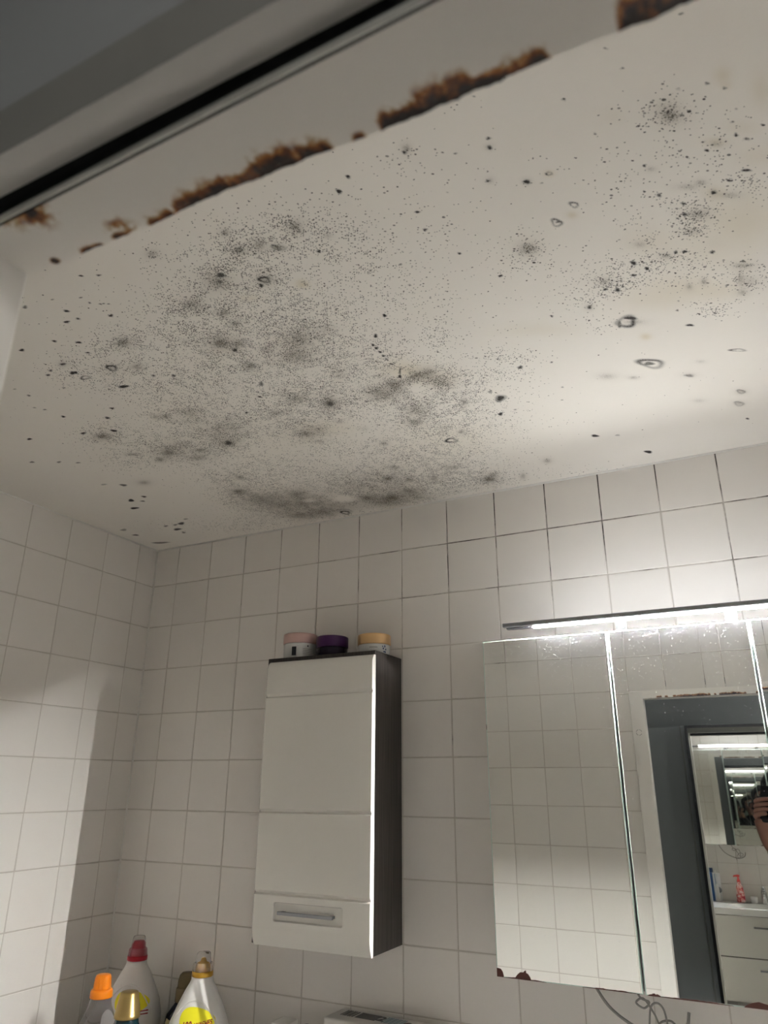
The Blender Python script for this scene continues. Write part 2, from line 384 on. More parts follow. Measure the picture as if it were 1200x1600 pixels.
# mould on the ceiling: (x, y, 2x2 shape matrix, strength ...) in metres on the ceiling
SPECK=[(1.2248,-1.1465,27.6,22.6,-13.5,26.7,0.85),(1.1286,-1.1016,27.6,24.1,-15.9,31.5,0.8),(1.1063,-1.1022,16.3,14.6,-10.7,21.2,0.35),(1.298,-1.1842,32,24.9,-16.7,32.9,0.6),(1.3361,-1.175,49.1,36.1,-21.7,42.9,0.5),(1.3743,-1.1881,23.9,16.9,-19.9,39.3,0.6),
(1.4111,-1.1852,38,25.3,-20.4,40.3,0.7),(1.4026,-1.1577,16.4,10.8,-17.3,34.2,0.25),(1.3035,-1.1432,15.1,11.3,-11.4,22.5,0.35),(1.2916,-1.0995,33.5,24.3,-19,37.5,0.4),(1.2991,-1.2215,43.3,35,-31.7,62.5,0.35),(1.1604,-1.235,50.6,48.7,-29.2,57.6,0.4),
(1.2061,-1.2136,36.3,32.5,-36.6,72.2,0.3),(1.2205,-1.0698,9.9,7.6,-4.9,9.6,0.35),(1.2494,-0.9904,12.5,8.7,-5.6,11.1,0.5),(1.247,-0.9212,19.6,12.9,-8.6,17,0.75),(1.3033,-0.9632,23.4,14.9,-11.2,22.2,0.65),(1.2977,-0.9078,22.8,14,-11.6,23,0.5),
(1.1956,-0.9348,16.3,11.5,-9.2,18.3,0.45),(1.2098,-0.8765,17.8,11.8,-12,23.7,0.8),(1.1757,-0.9068,21.2,15,-13.9,27.5,0.5),(1.0928,-0.9817,23.9,19.5,-14.4,28.6,0.8),(1.1304,-0.9627,52.6,40.8,-25.2,50,0.5),(1.097,-0.8874,25.2,19,-15.1,30,0.6),
(1.1671,-1.0542,27.8,22.4,-23.1,45.7,0.5),(1.1694,-1.0033,21.9,16.8,-18.1,35.8,0.4),(1.075,-1.0671,21.1,18.9,-11.1,21.9,0.45),(1.0773,-1.0428,15.7,13.7,-8.6,17,0.3),(1.0827,-1.1184,46.2,43,-29.6,58.6,0.4),(0.9234,-1.0696,24,24.8,-14.4,28.6,0.6),
(0.8856,-1.0786,31.4,33.7,-14.3,28.3,0.4),(0.9683,-1.0495,19.6,19.1,-12.7,25.1,0.35),(0.7662,-1.0457,17.5,20,-11.2,22.3,0.45),(0.7597,-1.0059,21.5,24,-21.4,42.5,0.35),(0.8718,-0.9784,13.7,13.6,-12.6,25.1,0.4),(0.8894,-0.9108,13.5,12.6,-11.9,23.6,0.5),
(0.9058,-0.9086,39,35.8,-27.9,55.4,0.5),(0.791,-0.945,21.6,22.3,-27.2,54.1,0.5),(1.0201,-0.9178,14.6,12.2,-7.5,14.9,0.45),(1.0442,-0.9467,10,8.3,-6.3,12.5,0.25),(1.2854,-0.8117,13.1,7.6,-9.3,18.4,0.45),(1.2481,-0.7745,26.3,15.5,-14.5,28.9,0.55),
(1.3152,-0.7692,21.8,11.8,-12.9,25.6,0.3),(1.3722,-0.8206,43.1,22.4,-19.7,39.2,0.25),(1.3737,-0.7807,26.1,13.1,-13.5,26.8,0.3),(1.0879,-0.7321,16.8,11.4,-9.6,19,0.7),(1.135,-0.7247,19.4,12.6,-13,25.8,0.6),(1.1716,-0.6735,22.5,13.5,-9.4,18.7,0.8),
(1.0399,-0.6883,18.3,12.7,-11.9,23.7,0.6),(1.0374,-0.6168,15.8,10.5,-8.3,16.6,0.7),(1.0301,-0.5624,20.2,13.1,-12.6,25.2,0.7),(1.1729,-0.7311,14.9,9.3,-11.4,22.7,0.4),(1.1893,-0.6306,29,16.6,-12.1,24.2,0.5),(1.2384,-0.6727,15.1,8.4,-9.7,19.4,0.4),
(1.0485,-0.7999,9.5,7.1,-6.4,12.8,0.3),(1.3344,-0.6777,24.5,12.1,-10.3,20.5,0.8),(1.2901,-0.6467,15.4,7.9,-9.7,19.4,0.55),(1.4015,-0.6828,27.6,12.5,-14.3,28.5,0.7),(1.4332,-0.6521,25.6,10.8,-12.1,24,0.7),(1.4352,-0.6209,16.5,6.8,-9.1,18.1,0.5),
(1.3423,-0.5877,15.5,7.1,-8.4,16.7,0.5),(1.3164,-0.5495,21.5,10,-11.9,23.8,0.7),(1.423,-0.5133,20.9,8.2,-4.9,9.7,0.35),(1.3443,-0.4815,9.9,4.3,-4.5,9,0.3),(1.5745,-0.6848,28.1,9.5,-21.1,41.9,0.7),(1.6139,-0.6596,37,11.4,-23.6,46.9,0.5),
(1.5651,-0.615,23.5,7.7,-29.2,57.9,0.6),(1.4942,-0.7965,52.5,22.2,-17.2,34.1,0.5),(1.475,-0.8303,36.9,16.5,-15.2,30.1,0.2),(1.3988,-0.8447,50.6,25.7,-25.8,51.1,0.4),(1.5812,-0.6211,17.8,5.7,-12.7,25.2,0.2),(0.827,-0.6237,14.3,11.4,-7.6,15.1,0.85),
(0.9044,-0.6835,15.1,11.8,-9.5,18.9,0.75),(0.8023,-0.6565,14.3,11.9,-7.7,15.4,0.5),(0.6544,-0.6463,13.3,12.3,-8.2,16.3,0.65),(0.7356,-0.6274,11.7,10,-8.3,16.6,0.5),(0.7828,-0.7061,12.2,10.6,-9.2,18.3,0.35),(0.6306,-0.6799,28.1,27,-14.6,29.1,0.4),
(0.8437,-0.7868,19.7,17.3,-14.3,28.4,0.8),(0.7667,-0.8006,22.5,21.2,-19.9,39.6,0.6),(0.8553,-0.8324,13,11.8,-15,29.9,0.4),(0.5742,-0.7989,18.7,20.3,-12.7,25.3,0.75),(0.5843,-0.7453,11.2,11.6,-8.7,17.3,0.35),(0.5103,-0.6509,14.1,14.4,-10.8,21.5,0.4),
(0.7132,-0.9994,25.2,28.9,-20.7,41.2,0.2),(0.8042,-0.891,17.2,16.9,-15.5,30.9,0.2),(0.6741,-0.447,18.1,14.6,-12.2,24.4,0.6),(0.6395,-0.329,16,12.4,-7.3,14.6,0.75),(0.6511,-0.2649,13.8,10.2,-7,14,0.7),(0.6723,-0.1934,10.2,7.2,-6.6,13.4,0.75),
(0.7598,-0.1807,10.6,6.9,-6.8,13.7,0.7),(0.7684,-0.0818,10.3,6.4,-8.5,17,0.8),(0.9587,-0.1699,11.4,6.3,-6.3,12.5,0.55),(1.0391,-0.158,11.7,6,-7.5,15,0.8),(1.0436,-0.0813,13.5,6.6,-8.5,17,0.85),(1.1512,-0.1296,11,5,-7.6,15.3,0.75),
(0.9732,-0.2718,11.8,6.8,-9.6,19.1,0.5),(1.2455,-0.1617,14.2,5.8,-9.8,19.6,0.55),(1.3465,-0.0959,26,9.2,-16.1,32.2,0.8),(1.3105,-0.1292,13,4.9,-9.8,19.6,0.45),(1.2609,-0.1019,12.6,5,-11.7,23.5,0.5),(1.0931,-0.2631,9.9,5.1,-7.1,14.3,0.4),
(0.8051,-0.3816,9,6.4,-7,13.9,0.35),(1.1854,-0.2899,8.6,4.1,-5.3,10.6,0.4),(0.7964,-0.4605,7.7,5.7,-5.2,10.4,0.3),(1.2716,-0.2701,10.7,4.5,-6.8,13.5,0.3),(1.5012,-0.084,11.1,3.1,-12.8,25.5,0.25),(1.6123,-0.0285,14.2,3.1,-20.4,40.9,0.25),
(0.3143,-0.1702,6,5.2,-8.6,17.4,0.1),(0.5475,-0.09,9.6,7,-8.8,17.8,0.35),(0.4301,-0.0763,9.1,7.1,-13.4,27.1,0.3),(1.0652,-0.8223,3.4,2.5,-1.5,3,0.16),(0.9898,-0.5001,4.2,2.7,-1.9,3.9,0.2),(1.2151,-0.4292,6.1,3,-3,6.1,0.28),
(1.3719,-0.4676,6.7,2.8,-3.4,6.8,0.2),(1.3788,-0.9251,6,3.4,-2.8,5.6,0.1),(1.9582,-1.1324,74.8,9,-39.3,77.4,0.95),(1.9589,-1.1511,49.7,6.1,-24.4,48.1,0.6),(1.9447,-1.1317,31.4,4.2,-29.1,57.3,0.4),(1.9275,-1.1238,87.7,13,-75.4,148.4,0.5),
(1.9837,-1.1141,91.5,8.7,-93.5,184.1,0.5),(1.9482,-1.0962,20.4,2.6,-12.5,24.7,0.22),(1.9732,-0.9261,54.9,4.9,-24.3,48,0.95),(1.9654,-0.8918,53.3,4.9,-32.2,63.5,0.95),(1.9625,-0.9564,69.6,6.9,-59,116.3,0.8),(1.9463,-0.9323,31.8,3.5,-33.7,66.4,0.5),
(1.8992,-0.8996,102,14.7,-51.6,101.9,0.9),(1.8888,-0.9275,34.4,5.3,-40,79,0.4),(1.952,-0.8986,40.8,4.2,-53.6,105.8,0.6),(2.029,-0.9749,23.8,1.1,-9.6,18.9,0.4),(2.0413,-0.9687,59.9,2.2,-32,63.1,0.55),(2.025,-1.0572,31.7,1.7,-14.6,28.8,0.25),
(2.0334,-1.07,32.3,1.5,-45.3,89.1,0.2),(2.0529,-0.9358,58.9,1.6,-36.8,72.6,0.5),(1.991,-1.0326,20.1,1.6,-10.2,20.2,0.2),(1.8671,-0.8544,32.2,5.3,-35.5,70.1,0.75),(1.9167,-0.8452,41.5,5.2,-36.3,71.7,0.85),(1.9352,-0.8323,20,2.2,-24.1,47.6,0.4),
(1.8411,-0.8254,38.9,7,-22.3,44.1,0.7),(1.813,-0.8204,57,11.3,-21.8,43,0.8),(1.7944,-0.8102,29.9,6.3,-14.1,27.9,0.5),(1.8256,-0.8004,37.9,7.1,-32,63.4,0.8),(1.7732,-0.7905,43.7,9.7,-30.5,60.4,0.5),(1.9109,-0.7994,24.1,3,-22.6,44.7,0.5),
(1.9709,-0.7875,24.9,2,-13.9,27.5,0.4),(1.9275,-0.7626,31.8,3.5,-32.7,64.6,0.4),(2.0469,-0.7118,50,1.3,-22.1,43.6,0.7),(2.0272,-0.7217,49.7,2,-16.5,32.7,0.6),(2.0386,-0.7623,39.6,1.3,-47,92.9,0.5),(1.9822,-0.6597,35.7,2.4,-29.6,58.6,0.7),
(1.9652,-0.6511,45.6,3.6,-46.4,91.8,0.6),(1.7741,-0.7142,27.9,5.9,-18.5,36.7,0.35),(1.7807,-0.6878,41.5,8.4,-36,71.3,0.4),(1.7547,-0.8785,22.7,5.7,-9,17.9,0.2),(1.7855,-0.9168,15.8,3.7,-7.3,14.4,0.2),(1.7211,-0.9699,52,15.5,-27.3,54,0.85),
(1.7171,-0.9601,33.1,9.9,-16.4,32.4,0.5),(1.679,-0.926,44.2,14.2,-27.4,54.2,0.3),(1.725,-0.9119,45.3,12.7,-19.9,39.2,0.25),(1.723,-1.0146,120.3,37,-53.5,105.6,0.4),(1.6771,-0.9717,30.2,10.1,-14.6,28.8,0.2),(1.8707,-1.0419,36.7,6.8,-18.8,37,0.3),
(1.8842,-1.0417,111.2,19.4,-63.3,124.8,0.4),(1.902,-1.0124,18.4,2.9,-9.2,18.1,0.15),(1.9096,-1.0614,19.2,3,-8,15.8,0.12),(1.8673,-0.9723,52.3,9.3,-33.7,66.4,0.35),(1.8835,-1.0871,57.4,10.5,-25.6,50.3,0.2),(1.9339,-0.9822,46.2,5.8,-36,71,0.35),
(1.6154,-1.2107,41.5,19.8,-20,39.4,0.35),(1.6312,-1.2336,102.5,48.4,-42.1,82.9,0.5),(1.579,-1.2292,24.4,12.8,-13.3,26.3,0.15),(1.6077,-1.1617,16,7.4,-9.2,18.1,0.1),(1.5294,-1.1127,22,11.3,-16,31.7,0.12),(1.6248,-1.0799,15.5,6.4,-8.2,16.2,0.12),
(1.5914,-1.0781,56.5,25,-53.2,105.1,0.35),(1.6222,-1.0735,77,31.8,-54.1,106.8,0.4),(1.7134,-1.1377,103.2,36.3,-48.2,94.9,0.4),(1.7568,-1.109,116.6,35.3,-63.6,125.2,0.6),(1.7257,-1.2592,43.6,16.8,-29.9,58.9,0.25),(1.7455,-1.2163,28,9.7,-15.1,29.6,0.12),
(1.7969,-1.1186,27.3,7.3,-20,39.4,0.18),(1.8814,-1.1853,77.3,15.7,-34.6,68,0.25),(1.4695,-1.032,40.4,21.4,-45.7,90.3,0.4),(1.4646,-1.0793,20.6,11.5,-14.6,28.8,0.2),(1.4267,-1.0984,31.2,18.7,-48.6,95.9,0.4),(1.4668,-0.9658,19.5,9.8,-9.6,19.1,0.15),
(1.5585,-0.9194,13.5,5.6,-6.3,12.4,0.12),(1.5323,-0.9721,20.5,9.3,-6.6,13,0.1),(1.787,-1.1485,36.9,10.5,-34.8,68.5,0.2),(1.4362,-1.1908,14.2,9.2,-21,41.4,0.25),(1.4833,-1.1439,36,20.6,-32.4,64,0.25),(1.4608,-1.1151,20.9,12.1,-17,33.6,0.18),
(1.8301,-0.5507,6.6,1,-3.2,6.3,0.04),(1.8615,-0.293,5.9,0.7,-4.9,9.7,0.05),(1.9523,-0.4055,19.8,1.5,-17.3,34.3,0.08)]
HALO=[(1.2138,-1.1331,39.4,32.3,-21.9,43.4,0.45),(1.1299,-1.1031,51,44.6,-29.9,59.2,0.45),(1.3018,-1.2217,130.3,104.8,-63.5,125.3,0.5),
(1.2961,-1.1801,85,66.1,-49.6,98,0.5),(1.3333,-1.1747,98,72.2,-43.3,85.6,0.55),(1.3586,-1.1552,99,69.1,-75.1,148.4,0.5),(1.3539,-1.1592,158.1,111.6,-75.3,148.7,0.4),(1.4087,-1.1833,92.5,61.9,-46.4,91.6,0.55),(1.4441,-1.1432,139.8,85.2,-78.7,155.3,0.3),
(1.2896,-1.1005,61.4,44.6,-33.2,65.6,0.5),(1.1617,-1.2378,101.4,97.8,-58.6,115.8,0.45),(1.0976,-0.9817,47.9,39,-25.3,50.2,0.7),(1.1269,-0.9645,78.8,61.4,-40.4,80,0.5),(1.107,-0.9492,155,121.6,-65.3,129.5,0.6),(1.1662,-1.0568,83.4,67.3,-46.2,91.6,0.6),
(1.1642,-1.0221,94.1,73.8,-55.3,109.5,0.5),(1.2436,-0.9229,41.6,27.5,-17.2,34.1,0.45),(1.2062,-0.8757,32,21.3,-19.1,37.9,0.4),(1.0982,-0.8868,75.5,56.9,-36.3,72.1,0.65),(1.1652,-0.925,79.5,57.6,-49.3,97.8,0.3),(0.9262,-1.0707,64.2,66.2,-33.8,67,0.65),
(0.8328,-1.0121,67.4,71.3,-35.9,71.3,0.35),(0.8825,-0.9927,69,69,-45.2,89.7,0.45),(1.3088,-0.926,49.6,30.3,-26.9,53.3,0.25),(1.2481,-0.7745,63.1,37.2,-21.8,43.3,0.25),(1.0381,-1.0168,121.7,108.1,-67.8,134.5,0.3),(0.752,-1.0695,104.4,123.6,-61,121,0.5),
(1.165,-0.6768,53,32.1,-18.8,37.5,0.7),(1.1081,-0.7285,48,32,-25.7,51.1,0.45),(1.0264,-0.6951,91.1,64.3,-47.7,94.9,0.5),(1.034,-0.5684,37.7,24.3,-18.1,36.2,0.55),(1.0737,-0.5719,53.8,33.5,-26,51.8,0.35),(1.3356,-0.6832,45.7,22.7,-18.4,36.7,0.6),
(1.3924,-0.6961,47.4,21.9,-28.9,57.5,0.6),(1.4211,-0.6932,67.3,29.8,-22,43.7,0.45),(1.43,-0.6448,41.4,17.5,-18.6,37,0.4),(1.2877,-0.6734,38.8,20.3,-20,39.8,0.4),(1.3296,-0.5602,38,17.6,-18.2,36.3,0.4),(1.3001,-0.5037,53.3,24.8,-27.2,54.1,0.5),
(1.2927,-0.6518,34.3,17.6,-19.6,39,0.3),(1.4428,-0.5438,128.1,49.9,-25.3,50.4,0.4),(0.8252,-0.6163,48.5,38.7,-24.1,48.1,0.75),(0.6443,-0.6426,49.9,46.3,-18.9,37.8,0.6),(0.5943,-0.6181,72.8,68.8,-36.2,72.4,0.6),(0.6957,-0.5811,32.4,27.9,-27.5,55,0.45),
(0.7323,-0.6161,77.4,66.3,-57.7,115.2,0.6),(0.563,-0.7886,44.7,48.3,-31.2,62.2,0.7),(0.5518,-0.6756,54.3,54.7,-56.1,112,0.5),(0.4379,-0.5178,50.1,49.2,-31.2,62.5,0.45),(0.7122,-0.4229,73.2,56.7,-32.3,64.7,0.5),(0.6424,-0.339,41.9,32.5,-22,44.2,0.7),
(0.78,-0.7975,82.8,77.3,-46.6,92.8,0.5),(0.7571,-0.8054,98.5,94.1,-46.4,92.5,0.5),(0.845,-0.7862,42.7,37.5,-23.8,47.4,0.35),(0.8654,-0.6841,16.8,13.5,-10.9,21.7,0.25),(0.6906,-0.6499,15.3,13.8,-11.7,23.3,0.2),(0.6688,-0.2561,17.3,12.6,-10.4,21,0.5),
(0.6904,-0.1844,17.1,11.9,-10,20,0.4),(0.7893,-0.243,31,20.6,-14.4,29,0.5),(0.7777,-0.1718,17.7,11.4,-9.1,18.2,0.45),(0.6965,-0.0845,16.8,11,-14.9,29.9,0.55),(0.7776,-0.0772,20.7,12.8,-15.2,30.6,0.5),(0.9648,-0.1206,32.1,17.4,-21.1,42.4,0.6),
(1.0296,-0.0883,38.1,19.1,-16.9,33.9,0.75),(0.9915,-0.0654,17.2,8.8,-11.7,23.5,0.5),(1.1007,-0.1105,29.6,14,-17.7,35.5,0.55),(1.0862,-0.2258,69.5,35.3,-32.1,64.4,0.8),(1.138,-0.1896,81.9,38.7,-31.9,63.8,0.55),(1.2042,-0.1669,83.6,36.3,-32.2,64.4,0.5),
(1.2789,-0.2194,43.9,17.9,-34.7,69.4,0.4),(1.3434,-0.0923,57.7,20.4,-24,48.2,0.8),(1.3638,-0.1179,88,30.6,-33,66.1,0.5),(1.0961,-0.0552,15.5,7.2,-14.1,28.3,0.3),(0.983,-0.2136,15.5,8.6,-11.4,22.9,0.25),(0.8528,-0.1036,10.7,6.3,-8,16.1,0.3),
(1.0827,-0.243,8.1,4.2,-7,14,0.12),(1.5263,-0.1427,114.3,31.1,-36.2,72.3,0.5),(1.4369,-0.0712,134,40.9,-24.6,49.2,0.4),(1.3808,-0.4063,147.2,58,-51.5,102.7,0.5),(1.3546,-0.4463,118,49.3,-52.8,105.3,0.3),(1.1385,-0.5884,93,54.8,-54.5,108.6,0.35),
(1.1761,-0.5283,111.4,60.8,-52.4,104.4,0.35),(1.0396,-0.5172,86.7,54.1,-60.7,121.2,0.4),(1.1808,-0.434,108.2,55.6,-40.1,80,0.5),(1.1368,-0.2904,63.4,31.6,-52,104,0.4),(1.9585,-1.128,105.6,12.6,-58.6,115.2,0.55),(1.9555,-1.1423,71.1,8.8,-34.2,67.4,0.2),
(1.9732,-0.9261,78.4,7,-48.7,96,0.45),(1.9607,-0.891,106.1,10.2,-64,126.4,0.3),(1.9659,-0.9908,81.8,8.2,-93.6,184.6,0.3),(1.9833,-0.9914,193.6,16.5,-126.8,249.8,0.45),(2.019,-0.9461,82.5,4.4,-91.1,179.5,0.3),(1.9984,-0.9634,383.9,27.3,-147.3,290.3,0.7),
(1.7202,-0.9704,103.9,31,-50.1,98.9,0.55),(1.7193,-0.9675,58.3,17.4,-29.9,59.1,0.2),(1.6287,-1.2385,205.1,97.9,-84.7,166.8,0.55),(1.7305,-1.1892,271,95.7,-141.9,279.3,0.5),(1.7118,-1.1332,205.6,72.4,-95.5,188.2,0.3),(1.7589,-1.1066,262.5,78.8,-126.8,250,0.8),
(1.8148,-0.8292,91.9,18.2,-44.1,87.1,0.35),(1.7752,-0.7685,216,47,-79.3,157,0.6),(1.9173,-0.8501,125,15.7,-73.1,144.4,0.35),(1.8395,-0.6857,66.1,10.8,-74.5,147.5,0.4),(1.968,-0.7517,243.1,19.9,-66.2,130.8,0.5),(1.9438,-0.7485,238.7,23.5,-64.8,128.2,0.4),
(2.029,-0.7671,85.4,3.4,-70.5,139.3,0.45),(2.0246,-0.7325,249.7,10.5,-33.5,66.3,0.4),(2.0371,-0.7167,71.2,2.4,-33.1,65.4,0.25),(2.0259,-0.6892,162,6.5,-63.3,125.3,0.4),(1.9226,-1.0497,192.4,27.5,-132.5,260.9,0.3),(2.0089,-1.0537,155.9,10.6,-107.7,212,0.25),
(1.9901,-0.847,52.6,3.7,-30.7,60.6,0.04),(2.0082,-0.311,129.3,5.4,-53.6,106.6,0.5),(2.0019,-0.2562,125.4,5.5,-50.5,100.5,0.4),(1.9132,-0.4369,98.2,9.7,-69.9,138.9,0.35),(1.7568,-0.5098,62.2,12.2,-43.4,86.2,0.3),(1.8058,-0.4793,126,20.6,-86.3,171.4,0.4),
(1.9398,-0.482,136.1,11.6,-93.3,185.2,0.2),(1.9211,-0.3101,92.6,8.1,-61.4,122.1,0.2),(1.8841,-0.8974,125.8,19.6,-76.3,150.7,0.3)]
